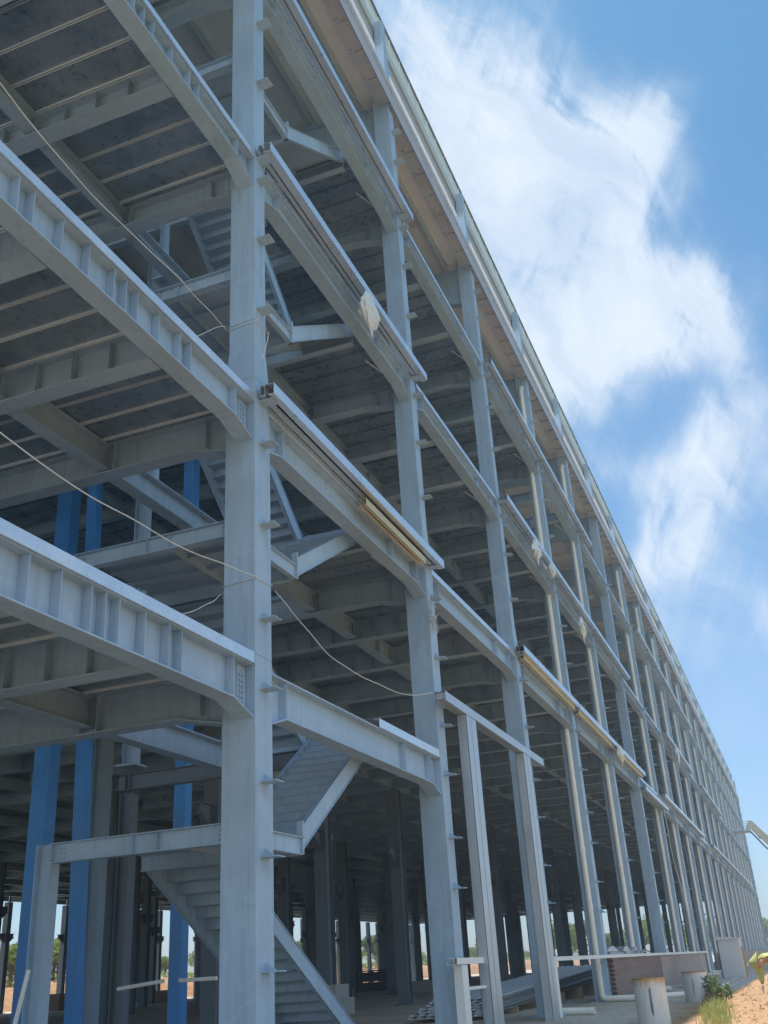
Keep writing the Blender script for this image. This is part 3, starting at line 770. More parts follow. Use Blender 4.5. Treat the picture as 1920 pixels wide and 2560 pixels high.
# ------------------------------------------------------------------ stack of decking sheets inside, and clutter
e = empty('sheet_stack', (31, 8.3, 0), 'long stack of grey decking sheets on timber bearers behind the door bay', 'sheet stack')
m = MB()
for j in range(7):
    x0, x1 = -3.2+.35*j+random.uniform(-.2,.2), 17+random.uniform(-.6,.6); y0 = random.uniform(-.06,.06)
    z0, z1 = .10+.06*j, .62+.075*j
    n = 8
    for q in range(n):
        ya = y0+q*.26
        m.hexa([(x0,ya,z0),(x1,ya,z1),(x1,ya+.2,z1),(x0,ya+.2,z0)], [(x0,ya,z0+.012),(x1,ya,z1+.012),(x1,ya+.2,z1+.012),(x0,ya+.2,z0+.012)])
        m.hexa([(x0,ya+.2,z0),(x1,ya+.2,z1),(x1,ya+.26,z1),(x0,ya+.26,z0)], [(x0,ya+.2,z0+.05),(x1,ya+.2,z1+.05),(x1,ya+.26,z1+.05),(x0,ya+.26,z0+.05)])
m.build('sheet', M['galv'], e)
for i in range(6):
    m = MB(); x = i*3.2; z = .16+.44*(x+.9)/18
    m.box(x, x+.12, -.1, 2.2, 0, z-.01); m.build('bearer', M['wood'], e)
m = MB(); m.box(0,1.1,0,1.0,0,.28); m.hexa([(-.05,-.05,.62),(1.15,-.05,.62),(1.15,1.05,.62),(-.05,1.05,.62)], [(-.05,-.05,.66),(1.15,-.05,.66),(1.15,1.05,.66),(-.05,1.05,.66)])
for x in (0,1.02):
    for y in (0,.92): m.box(x,x+.08,y,y+.08,.28,.62)
m.box(.03,1.07,.03,.97,.3,.6)
o = m.build('crate', M['dark'], None, (84, 33.0, 0)); o.scale = (2.4, 2.4, 2.4); tag(o, 'dark crate standing deep inside the hall against the light', 'crate')
m = MB(); m.box(0,1.0,0,2.6,0,.7); o = m.build('concrete_block', M['concrete'], None, (67, 23.0, 0)); tag(o, 'pale concrete block deep inside the hall near the row of columns', 'block')
m = MB(); m.box(-.5,1.0,-.5,1.0,0,.55); m.box(-.35,.85,-.35,.85,.55,1.0); o = m.build('column_footing', M['concrete'], None, (cx(3), 16.4, 0)); tag(o, 'stepped concrete footing round an inner column', 'footing')
m = MB(); m.tube([(0,0,0),(0,-.36,1.56)], .03, 8); o = m.build('timber_batten', M['white'], None, (11.6, 9.94, .0)); tag(o, 'pale batten leaning in front of the stair post at lower left', 'batten')
for i, (a, b, lab) in enumerate((((15.6,11.0,1.27),(15.6,10.1,1.35),'pale guard rail strip behind the blue posts at lower left'), ((15.6,9.8,1.34),(15.6,9.1,1.34),'thin pale strip low behind the nearest full column'))):
    m = MB(); m.tube([a,b], .035, 6); o = m.build('guard_strip', M['white']); tag(o, lab, 'strip')
for i, (x, y, n, lab) in enumerate(((78,60.8,5,'red brick stack beyond the far side of the hall at far left'), (88,56.5,4,'red brick stack beyond the far side of the hall behind the stair'))):
    m = MB()
    for q in range(n): m.box(-1.6+.05*(q%2), 1.6-.04*(q%2), -1.1, 1.1, q*.26, q*.26+.252)
    o = m.build('brick_stack', M['brick'], None, (x, y, 0)); tag(o, lab, 'brick stack')
e = empty('barrow', (68, 29.6, 0), 'wheelbarrow parked under the columns beyond the stair stringer', 'wheelbarrow', None, .6)
m = MB(); m.hexa([(-.3,-.25,.35),(.35,-.25,.35),(.35,.25,.35),(-.3,.25,.35)], [(-.55,-.4,.75),(.6,-.4,.75),(.6,.4,.75),(-.55,.4,.75)]); m.build('tray', M['dark'], e)
m = MB(); m.tube([(.75,-.06,.2),(.75,.06,.2)], .2, 16); m.build('wheel', M['rubber'], e)
m = MB()
for s in (-.3,.3): m.tube([(.75,s*.3,.2),(-.3,s,.38),(-1.1,s*1.1,.6)], .022, 6); m.tube([(-.35,s,.37),(-.4,s,.0)], .02, 6)
m.build('handle_frame', M['galv'], e)

# ------------------------------------------------------------------ bags snagged on the bundles
def bag(x, y, z, w, h, lab, seed):
    rnd = random.Random(seed); m = MB(); n, q = 18, 9; vs = []
    prof = [.22,.45,.62,.75,.9,1.0,.72,.36,.16,.08]
    for j in range(q+1):
        t = j/q
        for k in range(n):
            a = 2*math.pi*k/n; rr = prof[j]*(1+.30*rnd.uniform(-1,1))
            vs.append((w*.5*rr*math.cos(a)+.25*w*(t-.5)*0 - .18*w*math.sin(t*3), .10*rr*math.sin(a)*(1+.5*rnd.random()), -h*(t)+.04*rnd.uniform(-1,1)))
    fs = [(j*n+k,j*n+(k+1)%n,(j+1)*n+(k+1)%n,(j+1)*n+k) for j in range(q) for k in range(n)]
    m.add(vs, fs, False); m.add([(.1*w,0,-.1*h),(.62*w,.02,-.08*h),(.66*w,.0,-.28*h),(.2*w,-.02,-.5*h)], [(0,1,2,3)], True)
    m.add([(-.1*w,0,-.02*h),(.02*w,.02,.06*h),(.1*w,0,-.1*h)], [(0,1,2)], True)
    o = m.build('plastic_bag', M['plastic'], None, (x, y, z)); tag(o, lab, 'plastic bag', 'plastic bags snagged on the purlin bundles'); return o
bag(16.5, 6.03, 14.62, .85, 1.12, 'biggest white plastic bag, hanging under the third floor bundle nearest the camera', 3)
bag(31.5, 6.0, 14.55, .8, 1.0, 'white bag under the start of the long third floor bundle', 5)
bag(34.0, 6.0, 14.5, .75, .6, 'small round white bag just right of another on the third floor bundle', 6)
bag(44.6, 6.0, 9.7, 1.1, .9, 'white rag wrapped on the long second floor bundle at a downpipe', 8)
bag(39.2, 6.02, 14.0, 1.0, 1.1, 'white bag by the top of a downpipe below the third floor bundle', 9)
bag(73.5, 6.0, 14.7, 1.4, 1.6, 'white bag on the third floor bundle halfway down the facade', 11)

# ------------------------------------------------------------------ site cables
def cable(pts, r, lab, wrap=None, n=6):
    m = MB(); P = [Vector(p) for p in pts]; out = []; kr = random.Random(len(lab))
    P = [P[0]] + [q for a_, b_ in zip(P, P[1:]) for q in ((a_+b_)/2+Vector((0, kr.uniform(-.01,.01), kr.uniform(-.035,.02))), b_)]
    for i in range(len(P)-1):                       # Catmull-Rom
        p0 = P[max(i-1,0)]; p1 = P[i]; p2 = P[i+1]; p3 = P[min(i+2,len(P)-1)]
        for s in range(8):
            t = s/8; out.append(.5*((2*p1)+(p2-p0)*t+(2*p0-5*p1+4*p2-p3)*t*t+(3*p1-p0-3*p2+p3)*t**3))
    out.append(P[-1]); m.tube(out, r, n, caps=False)
    if wrap:
        for z, x0, x1, y0, y1 in wrap:
            m.tube([(x0-.015,y0-.015,z),(x1+.015,y0-.015,z+.04),(x1+.015,y1+.015,z+.03),(x0-.015,y1+.015,z-.05),(x0-.015,y0-.015,z)], r*.9, 6, caps=False)
    o = m.build('site_cable', M['cable'], None, fix=False); tag(o, lab, 'cable'); return o
W2 = (11.91, 12.30, 6.4, 6.86); W1 = (11.91, 12.41, 6.4, 6.91)
cable([(4.6,6.3,10.62),(5.9,6.3,10.28),(7.0,6.33,10.16),(8.3,6.33,10.15),(9.6,6.35,10.27),(10.9,6.6,10.62),(11.9,6.9,11.02)], .0075, 'pale cable sagging across the second storey to the nearest full column', [(11.05,*W2),(11.12,*W2)])
cable([(5.2,6.3,6.34),(6.5,6.3,6.22),(8.0,6.3,6.14),(9.6,6.32,6.22),(10.9,6.34,6.40),(11.90,6.37,6.56)], .0075, 'pale cable sagging across the first storey left of the nearest full column', [(6.55,*W1)])
cable([(12.42,6.34,6.5),(13.0,6.3,6.28),(14.2,6.3,5.98),(15.6,6.28,5.93),(17.2,6.28,6.03),(18.8,6.3,6.33),(20.1,6.36,6.66)], .0075, 'pale cable sagging between the first two full columns')
cable([(10.2,6.42,9.68),(11.0,6.6,10.4),(11.9,6.91,11.1)], .006, 'thin stay wire from the second floor edge up to the nearest full column')
cable([(10.06,6.42,5.44),(11.0,6.66,5.9),(11.9,6.95,6.4)], .006, 'thin stay wire from the first floor edge up to the nearest full column')
cable([(12.35,6.55,16.9),(12.8,6.7,16.0),(13.4,6.95,15.0),(13.7,7.1,14.7)], .008, 'thin wire dropping from the nearest full column past the third floor bundle')
cable([(12.2,6.3,11.0),(12.14,6.28,10.8),(12.05,6.3,10.5),(12.0,6.31,10.35)], .0075, 'loose cable tail hanging on the nearest full column')
cable([(12.42,6.36,.42),(12.9,6.3,.36),(13.6,6.25,.22),(14.4,6.2,.10)], .009, 'thin reed like wire sticking out of the nearest column foot')
cable([(20.03,6.35,12.0),(20.0,6.36,11.0),(20.05,6.36,9.9),(20.02,6.37,8.6),(20.0,6.4,7.0)], .008, 'thin grey cable running down the second full column')
m = MB()
rnd = random.Random(5)
for q in range(5):
    pts = [(20.08+rnd.uniform(-.3,.3), 6.34+rnd.uniform(-.06,.02), 8.35+rnd.uniform(-.35,.35)) for _ in range(7)]
    m.tube(pts, .008, 5, caps=False)
o = m.build('wire_tangle', M['cable'], None, fix=False); tag(o, 'tangle of loose wire on the second full column below the second floor', 'wire')
cable([(60.2,6.2,8.9),(59.6,6.1,6.2),(58.6,5.7,3.2),(57.4,5.2,.1)], .02, 'dark rope hanging from the lowered bundle to the ground')

# ------------------------------------------------------------------ boom lift by the far end
e = empty('boom_lift', (150, -1.5, 0), 'cream boom arm reaching to the far end of the facade from the right', 'boom lift')
Bp = Vector((0,6.0,17.1)); Cc = Vector((0,3.2,13.6)); D = Vector((2,-8,5.0))
def beam(m, p, q, w, h):
    p, q = Vector(p), Vector(q); d = (q-p).normalized(); u = d.cross(Vector((0,0,1))).normalized(); v = u.cross(d)
    a = [p-u*w-v*h, p+u*w-v*h, p+u*w+v*h, p-u*w+v*h]; b = [x+(q-p) for x in a]; m.hexa(a, b)
m = MB(); beam(m, Bp, Cc, .34, .46); beam(m, Cc, D, .45, .6); m.build('arm', M['boom'], e)
m = MB(); m.tube([Bp+Vector((0,.1,-1.0)), (Bp+Cc)/2+Vector((0,0,-1.4)), Cc+Vector((0,0,-1.3))], .10, 8); m.tube([Bp+Vector((0,0,-.2)), (Bp*.6+Cc*.4)+Vector((0,0,-.75))], .13, 8); m.build('ram', M['dark'], e)
m = MB(); beam(m, Bp+Vector((0,.6,-1.2)), Bp+Vector((0,-.2,.3)), .3, .2); m.build('knuckle', M['boom'], e)
m = MB(); x,y,z = Bp.x, Bp.y+2.0, Bp.z-1.0
m.box(x-1.4,x+1.4,y-1.9,y+1.9,z-.12,z)
for dz in (.55,1.1):
    for yy in (-1.9,1.86): m.box(x-1.4,x+1.4,y+yy,y+yy+.05,z+dz,z+dz+.06)
    for xx in (-1.4,1.35): m.box(x+xx,x+xx+.05,y-1.9,y+1.9,z+dz,z+dz+.06)
for xx in (-1.4,0,1.35):
    for yy in (-1.9,1.86): m.box(x+xx,x+xx+.05,y+yy,y+yy+.05,z,z+1.1)
m.build('basket', M['steel'], e)
m = MB(); m.box(6.5,10.5,-18,-14.2,.7,1.5); m.box(7,10,-17.6,-14.6,1.5,2.6); m.build('chassis', M['boom'], e)
for x in (7,10):
    for y in (-18.2,-14.0):
        m = MB(); m.tube([(x,y-.2,.55),(x,y+.2,.55)], .55, 18); m.build('wheel', M['rubber'], e)

# ------------------------------------------------------------------ stooping worker
def skinned(name, joints, edges, mat, parent, sub=2, root=0):
    me = bpy.data.meshes.new(name); me.from_pydata([j[0] for j in joints], edges, []); me.materials.append(mat)
    o = bpy.data.objects.new(name, me); COL.objects.link(o)
    if parent: o.parent = parent
    sk = o.modifiers.new('skin', 'SKIN'); sk.use_smooth_shade = True
    for i, j in enumerate(joints):
        r = j[1]; me.skin_vertices[0].data[i].radius = r if isinstance(r, tuple) else (r, r); me.skin_vertices[0].data[i].use_root = (i == root)
    s = o.modifiers.new('sub', 'SUBSURF'); s.levels = s.render_levels = sub
    return o
e = empty('person', (28.6, .83, 0), 'stooping worker in yellow green jacket and hat at the right edge, reaching to the ground', 'person', None, R(50))
# local axes: +y is towards the head (left in the photo), figure seen side on, bent forward from the hips
hip = (.0,-.12,.86)
body = [(hip,(.17,.15)), ((0,.06,1.04),(.17,.14)), ((0,.30,1.10),(.19,.15)), ((0,.46,1.06),(.13,.10)), ((0,.54,1.00),(.055,.055)), ((0,.60,.97),(.06,.06)),
        ((.10,-.16,.80),(.10,.11)), ((.12,-.05,.46),(.066,.066)), ((.12,-.14,.10),(.045,.045)), ((.12,-.02,.05),(.045,.04)),
        ((-.10,-.16,.80),(.10,.11)), ((-.13,-.02,.47),(.066,.066)), ((-.14,.04,.10),(.045,.045)), ((-.14,.17,.05),(.045,.04)),
        ((.20,.40,1.02),(.075,.075)), ((.24,.42,.72),(.055,.055)), ((.22,.46,.48),(.04,.04)),
        ((-.20,.40,1.02),(.075,.075)), ((-.25,.38,.72),(.055,.055)), ((-.24,.42,.47),(.04,.04))]
ed = [(0,1),(1,2),(2,3),(3,4),(4,5),(0,6),(6,7),(7,8),(8,9),(0,10),(10,11),(11,12),(12,13),(2,14),(14,15),(15,16),(2,17),(17,18),(18,19)]
skinned('body', body, ed, M['skin'], e)
jk = [((0,-.10,.90),(.195,.17)), ((0,.06,1.05),(.195,.165)), ((0,.30,1.11),(.215,.17)), ((0,.45,1.07),(.16,.13)),
      ((.21,.40,1.02),(.10,.10)), ((.25,.42,.72),(.082,.082)), ((.23,.455,.53),(.07,.07)), ((-.21,.40,1.02),(.10,.10)), ((-.26,.38,.72),(.082,.082)), ((-.25,.415,.52),(.07,.07))]
skinned('jacket', jk, [(0,1),(1,2),(2,3),(2,4),(4,5),(5,6),(2,7),(7,8),(8,9)], M['hivis'], e)
tr = [((0,-.13,.86),(.18,.16)), ((.10,-.17,.78),(.125,.13)), ((.12,-.05,.46),(.09,.09)), ((.12,-.13,.16),(.075,.075)), ((-.10,-.17,.78),(.125,.13)), ((-.13,-.02,.47),(.09,.09)), ((-.14,.03,.16),(.075,.075))]
skinned('trousers', tr, [(0,1),(1,2),(2,3),(0,4),(4,5),(5,6)], M['trouser'], e)
for s, y in ((.12,-.14),(-.14,.04)):
    skinned('boot', [((s,y,.20),(.062,.062)),((s,y,.07),(.062,.062)),((s,y+.09,.05),(.055,.045)),((s,y+.19,.04),(.045,.035))], [(0,1),(1,2),(2,3)], M['rubber'], e)
# head with face, under a wide hat
hd = MB(); n = 14; q = 10; vs = []
for j in range(q+1):
    ph = math.pi*j/q
    for k in range(n):
        a = 2*math.pi*k/n; vs.append((.075*math.sin(ph)*math.cos(a), .098*math.sin(ph)*math.sin(a)+(.012 if abs(a-math.pi/2) < .5 else 0), .115*math.cos(ph)))
hd.add(vs, [(j*n+k,j*n+(k+1)%n,(j+1)*n+(k+1)%n,(j+1)*n+k) for j in range(q) for k in range(n)], True)
hd.tube([(0,.09,.02),(0,.118,-.02)], [.010,.018], 8); hd.tube([(-.025,.094,-.055),(.025,.094,-.055)], .009, 6)
for s in (-1,1): hd.tube([(s*.03,.088,.015),(s*.03,.096,.015)], .010, 8); hd.tube([(s*.07,0,.01),(s*.082,-.012,.0)], [.026,.018], 8)
h = hd.build('head', M['skin'], e, (0,.70,.96)); h.rotation_euler = (R(-82),0,R(-48))
ht = MB(); rings = [(.25,-.012),(.235,.0),(.20,.03),(.14,.085),(.09,.135),(.04,.18),(.0,.20)]; vs = []
for r_, z in rings:
    for k in range(20):
        a = 2*math.pi*k/20; vs.append((r_*math.cos(a), r_*1.1*math.sin(a), z + (.02*math.sin(2*a) if r_ > .18 else 0)))
ht.add(vs, [(j*20+k,j*20+(k+1)%20,(j+1)*20+(k+1)%20,(j+1)*20+k) for j in range(6) for k in range(20)], True)
o = ht.build('hat', M['hivis'], h, (0,-.005,.03))
for s, ang in ((.22, 1), (-.24, -1)):
    y0 = .46 if s > 0 else .42; z0 = .47
    pm = skinned('glove', [((s,y0,z0),(.034,.028)),((s,y0+.01,z0-.05),(.044,.022)),((s,y0+.015,z0-.09),(.044,.02)),
        ((s-.030,y0+.025,z0-.13),.010),((s-.028,y0+.04,z0-.165),.009),((s-.010,y0+.03,z0-.14),.010),((s-.009,y0+.048,z0-.18),.009),((s+.010,y0+.03,z0-.138),.010),((s+.010,y0+.047,z0-.175),.009),((s+.030,y0+.025,z0-.128),.009),((s+.03,y0+.038,z0-.158),.008),((s-.05*ang,y0+.03,z0-.065),.011),((s-.052*ang,y0+.05,z0-.10),.010)],
        [(0,1),(1,2),(2,3),(3,4),(2,5),(5,6),(2,7),(7,8),(2,9),(9,10),(1,11),(11,12)], M['white'], e, 1)
m = MB(); m.tube([(0,0,.16),(.0,.02,.62)], .016, 8); m.tube([(-.12,0,.02),(.12,0,.02)], .02, 6); m.tube([(0,0,.02),(0,0,.17)], .018, 6)
o = m.build('hand_tool', M['white'], None, (28.2,1.12,0)); tag(o, 'pale short handled tool standing under the hands of the stooping worker', 'tool')

# ------------------------------------------------------------------ weeds and grass by the second pile
def leaves(m, c, r, n, size, rnd, flat=1):
    for _ in range(n):
        while True:
            p = Vector((rnd.uniform(-1,1), rnd.uniform(-1,1), rnd.uniform(-1,1)))
            if .25 < p.length < 1: break
        p = Vector((p.x*r[0], p.y*r[1], p.z*r[2])) + Vector(c)
        u = Vector((rnd.gauss(0,1), rnd.gauss(0,1), rnd.gauss(0,1)*flat)).normalized(); w = u.orthogonal().normalized()
        w.rotate(Matrix.Rotation(rnd.uniform(0,6.28), 3, u)); s = size*rnd.uniform(.6,1.4)
        m.add([p-u*s, p+w*s*.45, p+u*s, p-w*s*.45], [(0,1,2,3)])
for i, (x, y, h, lab) in enumerate(((31.6,2.78,.72,'leafy green weed growing beside the second steel pile'), (30.4,2.42,.5,'smaller grey green weed right of the leafy one on bare soil'))):
    rnd = random.Random(30+i); e = empty('weed', (x,y,0), lab, 'weed')
    m = MB()
    stems = [(rnd.uniform(-.16,.16), rnd.uniform(-.16,.16)) for _ in range(9)]
    for (a,b) in stems: m.tube([(a*.2,b*.2,0),(a*.7,b*.7,h*.5),(a*1.3,b*1.3,h*rnd.uniform(.75,1))], .006, 5)
    m.build('stem', M['weed'], e)
    m = MB()
    for (a,b) in stems: leaves(m, (a*1.1,b*1.1,h*.62), (.12,.12,h*.42), 40, .042, rnd, .5)
    m.build('foliage', M['weed'], e, fix=False)
m = MB(); rnd = random.Random(77)
for _ in range(1500):
    x = rnd.uniform(21.6, 31.5); yc = 1.95+.085*(x-22); y = rnd.gauss(yc, .15)
    if abs(y-yc) > .75: continue
    h = rnd.uniform(.08,.27); a = rnd.uniform(0,6.28); l_ = rnd.uniform(.03,.16); w = .007
    b = Vector((x,y,.0)); t = Vector((x+l_*math.cos(a), y+l_*math.sin(a), h)); u = Vector((-math.sin(a), math.cos(a), 0))*w
    md = (b+t)/2+Vector((0,0,h*.16)); m.add([b-u, b+u, md+u*.8, t, md-u*.8], [(0,1,2,4),(4,2,3)])
for tx, ty in [(rnd.uniform(22,44), rnd.uniform(.4,3.0)) for _ in range(46)]:
    for _ in range(14):
        a = rnd.uniform(0,6.28); h = rnd.uniform(.04,.16); b = Vector((tx+rnd.gauss(0,.05), ty+rnd.gauss(0,.05), 0)); u = Vector((-math.sin(a), math.cos(a), 0))*.005
        t = b + Vector((.09*math.cos(a), .09*math.sin(a), h)); m.add([b-u, b+u, t], [(0,1,2)])
o = m.build('grass', M['grass'], None, fix=False); tag(o, 'yellow green grass tufts along the edge of the orange soil', 'grass', kind='stuff')

# ------------------------------------------------------------------ ground, bank, trees
def hgt(x, y):
    s = 0
    for (a,b,c,d) in ((.9,.6,.3,.020),(1.7,-1.1,1.4,.014),(3.1,2.3,2.2,.010),(.31,.42,.7,.03)): s += d*math.sin(a*x+b*y+c)*math.cos(b*x-a*y+c*2)
    return s
def axis(a, b, fine0, fine1, step, big):
    v = []; x = a
    while x < b: v.append(x); x += step if fine0 <= x < fine1 else big
    v.append(b); return v
xs = axis(-3000, 4000, -5, 60, .6, 350) ; xs = [-3000,-1500,-700,-300,-120,-50,-20] + [ -5+.6*i for i in range(110)] + [62,70,85,110,140,180,230,320,500,900,1600,2600,4000]
ys = [-3000,-1500,-700,-300,-120,-50,-25,-14,-8] + [-5+.5*i for i in range(30)] + [12,16,22,30,40,50,60,80,120,200,400,900,2000,3500]
m = MB(); vs = []
for y in ys:
    for x in xs:
        f = max(0, min(1, (3.4-y)/2)) if y > -8 else 0
        vs.append((x, y, hgt(x,y)*(.25+1.6*f) if (-6 < x < 62 and -6 < y < 10.2) else -.01))
nx = len(xs)
m.add(vs, [(j*nx+i, j*nx+i+1, (j+1)*nx+i+1, (j+1)*nx+i) for j in range(len(ys)-1) for i in range(nx-1)], True)
tag(m.build('ground', M['ground']), None, None, kind='structure')
# clods of soil
m = MB(); rnd = random.Random(12)
for _ in range(420):
    x = rnd.uniform(20, 46); y = rnd.uniform(.2, 3.2) - .0; r = rnd.uniform(.012,.05)*(1+.6*(rnd.random() < .1))
    vs = [(x+r*rnd.uniform(.6,1.3)*a, y+r*rnd.uniform(.6,1.3)*b, hgt(x,y)*1.2+.01+r*.7*c*rnd.uniform(.6,1.2)) for a,b,c in ((1,0,0),(-1,0,0),(0,1,0),(0,-1,0),(0,0,1),(0,0,-1))]
    m.add(vs, [(0,2,4),(2,1,4),(1,3,4),(3,0,4),(2,0,5),(1,2,5),(3,1,5),(0,3,5)])
tag(m.build('soil_clods', M['bank']), 'orange soil clods scattered outside the facade', 'soil', kind='stuff')
m = MB(); rnd = random.Random(14)
for _ in range(520):
    x = rnd.uniform(13, 44); y = rnd.uniform(3.2, 8.5); r = rnd.uniform(.012,.045)*(1+1.1*(rnd.random() < .06))
    vs = [(x+r*rnd.uniform(.6,1.5)*a, y+r*rnd.uniform(.6,1.5)*b, hgt(x,y)*.3+r*.6*c*rnd.uniform(.6,1.2)+.004) for a,b,c in ((1,0,0),(-1,0,0),(0,1,0),(0,-1,0),(0,0,1),(0,0,-1))]
    m.add(vs, [(0,2,4),(2,1,4),(1,3,4),(3,0,4),(2,0,5),(1,2,5),(3,1,5),(0,3,5)])
tag(m.build('rubble', M['concrete']), 'small grey stones and mortar crumbs strewn along the foot of the facade', 'rubble', kind='stuff')
m = MB(); vs = []; xb = [40+4*i for i in range(120)]; rnd = random.Random(3)
for x in xb:
    o_ = rnd.uniform(-.6,.6); hh = 2.35+.35*math.sin(x*.13)+rnd.uniform(-.15,.15)
    vs += [(x,74+o_,-.02),(x,75.2+o_,hh*.55),(x,76.6+o_,hh),(x,92,hh+.1),(x,96,-.02)]
m.add(vs, [(i*5+j, (i+1)*5+j, (i+1)*5+j+1, i*5+j+1) for i in range(len(xb)-1) for j in range(4)], True)
tag(m.build('earth_bank', M['bank']), 'red earth bank beyond the far side of the hall', None, kind='structure')
def tree_proto(seed, H, W, mat):
    rnd = random.Random(seed); e = empty('tree', (0,0,0), 'bushy green tree on the earth bank seen through the hall', 'tree', 'trees beyond the far side of the hall')
    m = MB(); tips = []
    m.tube([(0,0,0),(.05*W,.0,H*.2),(0,.03*W,H*.45),(.04*W,0,H*.75)], [.05*W,.042*W,.03*W,.012*W], 8)
    for i in range(9):
        a = rnd.uniform(0,6.28); z = H*rnd.uniform(.22,.6); L = W*rnd.uniform(.28,.5)
        t = (L*math.cos(a), L*math.sin(a), z+H*rnd.uniform(.12,.28)); tips.append(t)
        m.tube([(0,0,z),(t[0]*.5,t[1]*.5,z+(t[2]-z)*.35),t], [.022*W,.014*W,.005*W], 6)
    m.build('trunk', M['bark'], e)
    m = MB()
    for t in tips + [(rnd.uniform(-.2,.2)*W, rnd.uniform(-.2,.2)*W, H*rnd.uniform(.55,.86)) for _ in range(9)]:
        r = W*rnd.uniform(.16,.27); leaves(m, t, (r,r,r*.9), 190, .15, rnd)
    m.build('crown', mat, e, fix=False)
    return e
protos = [tree_proto(1, 5.6, 4.6, M['leaf2']), tree_proto(2, 4.2, 4.2, M['leaf2']), tree_proto(3, 6.4, 3.6, M['leaf']), tree_proto(4, 3.2, 4.4, M['leaf2'])]
rnd = random.Random(21); spots = [(94,80,0,0),(97,81,0,0),(91,82,0,0),(101,80,0,0)]
for i in range(54):
    x = 76+i*5.0+rnd.uniform(-1.8,1.8); y = rnd.uniform(79,90); spots.append((x, y, 1, rnd.choice([1,3,3,1,2,0])))
used = set()
for (x, y, f, p) in spots:
    t = protos[p] if p not in used else copy_tree(protos[p]); used.add(p)
    s = rnd.uniform(.72,1.1); t.location = (x, y, 2.2); t.rotation_euler.z = rnd.uniform(0,6.28); t.scale = (s,s,s*rnd.uniform(.85,1.1))
for i in range(22):
    t = copy_tree(protos[rnd.choice([0,2,0,1])]); x = 236+rnd.uniform(-6,16); s = rnd.uniform(1.3,1.9)
    t.location = (x, -34+i*4.2+rnd.uniform(-1,1), -.1); t.scale = (s,s,s); t.rotation_euler.z = rnd.uniform(0,6.28)
    t['label'] = 'tall tree in the row beyond the far end of the facade'; t['group'] = 'trees beyond the far end'
m = MB(); rnd = random.Random(8)
for _ in range(15000):
    x = rnd.uniform(60, 480); y = rnd.uniform(76.5, 84); h = 2.45+.35*math.sin(x*.13)
    leaves(m, (x,y,h+rnd.uniform(0,.75)), (.3,.3,.25), 1, .2, rnd)
tag(m.build('scrub', M['leaf2'], None, fix=False), 'low green scrub covering the top of the earth bank', 'scrub', kind='stuff')
# lamp mast and fence seen through the openings
m = MB(); m.tube([(0,0,0),(0,0,9.5)], [.14,.07], 8); m.box(-.5,.5,-.05,.05,0,.3); o = m.build('light_mast', M['white'], None, (98.0,72.0,0)); tag(o, 'white mast standing outside the far side of the hall at left', 'mast')
m = MB()
for s in (-.3,.3):
    m.tube([(0,s,0),(0,s,8)], .05, 6)
for i in range(10): m.tube([(0,-.3,.6+.75*i),(0,.3,1.0+.75*i)], .03, 5)
o = m.build('lattice_mast', M['galv'], None, (186,72.5,0)); tag(o, 'grey lattice mast outside the far side of the hall near the middle', 'mast')

# ------------------------------------------------------------------ sky with cirrus
W = bpy.data.worlds.new('World'); S.world = W; W.use_nodes = True
n, l = W.node_tree.nodes, W.node_tree.links; bg = n['Background']
SUN = Vector((.20, .135, .97)).normalized()
sky = n.new('ShaderNodeTexSky'); sky.sky_type = 'NISHITA'; sky.sun_disc = False
sky.sun_elevation = math.asin(SUN.z); sky.sun_rotation = math.atan2(SUN.x, SUN.y); sky.air_density = 1.0; sky.dust_density = .6; sky.ozone_density = 1.5
cam_M = Matrix(((0,0,0),(0,0,0),(0,0,0)))
def rotm(rx, ry, rz):
    return Matrix.Rotation(rz,3,'Z') @ Matrix.Rotation(rx,3,'X') @ Matrix.Rotation(ry,3,'Z')
RM = rotm(R(114.922), R(-3.5826), R(-69.9376))
ax_r, ax_u, ax_f = RM @ Vector((1,0,0)), RM @ Vector((0,1,0)), RM @ Vector((0,0,-1))   # fixed world directions used to lay the clouds out on the dome
tc = n.new('ShaderNodeTexCoord')
def math_(op, a, b=None, c=None):
    x = n.new('ShaderNodeMath'); x.operation = op
    for i, v in enumerate((a, b, c)):
        if v is None: continue
        if isinstance(v, (int, float)): x.inputs[i].default_value = v
        else: l.new(v, x.inputs[i])
    return x.outputs[0]
def dot(v):
    x = n.new('ShaderNodeVectorMath'); x.operation = 'DOT_PRODUCT'; l.new(tc.outputs['Generated'], x.inputs[0]); x.inputs[1].default_value = v; return x.outputs['Value']
fz = math_('MAXIMUM', dot(ax_f), .05)
u0 = math_('DIVIDE', dot(ax_r), fz); v0 = math_('DIVIDE', dot(ax_u), fz)
cb = n.new('ShaderNodeCombineXYZ'); l.new(u0, cb.inputs[0]); l.new(v0, cb.inputs[1])
wn = n.new('ShaderNodeTexNoise'); wn.inputs['Scale'].default_value = 5; wn.inputs['Detail'].default_value = 5; l.new(cb.outputs[0], wn.inputs['Vector'])
ws = n.new('ShaderNodeSeparateColor'); l.new(wn.outputs['Color'], ws.inputs[0])
uw = math_('MULTIPLY_ADD', math_('SUBTRACT', ws.outputs[0], .5), .16, u0); vw = math_('MULTIPLY_ADD', math_('SUBTRACT', ws.outputs[1], .5), .16, v0)
F = 2480.
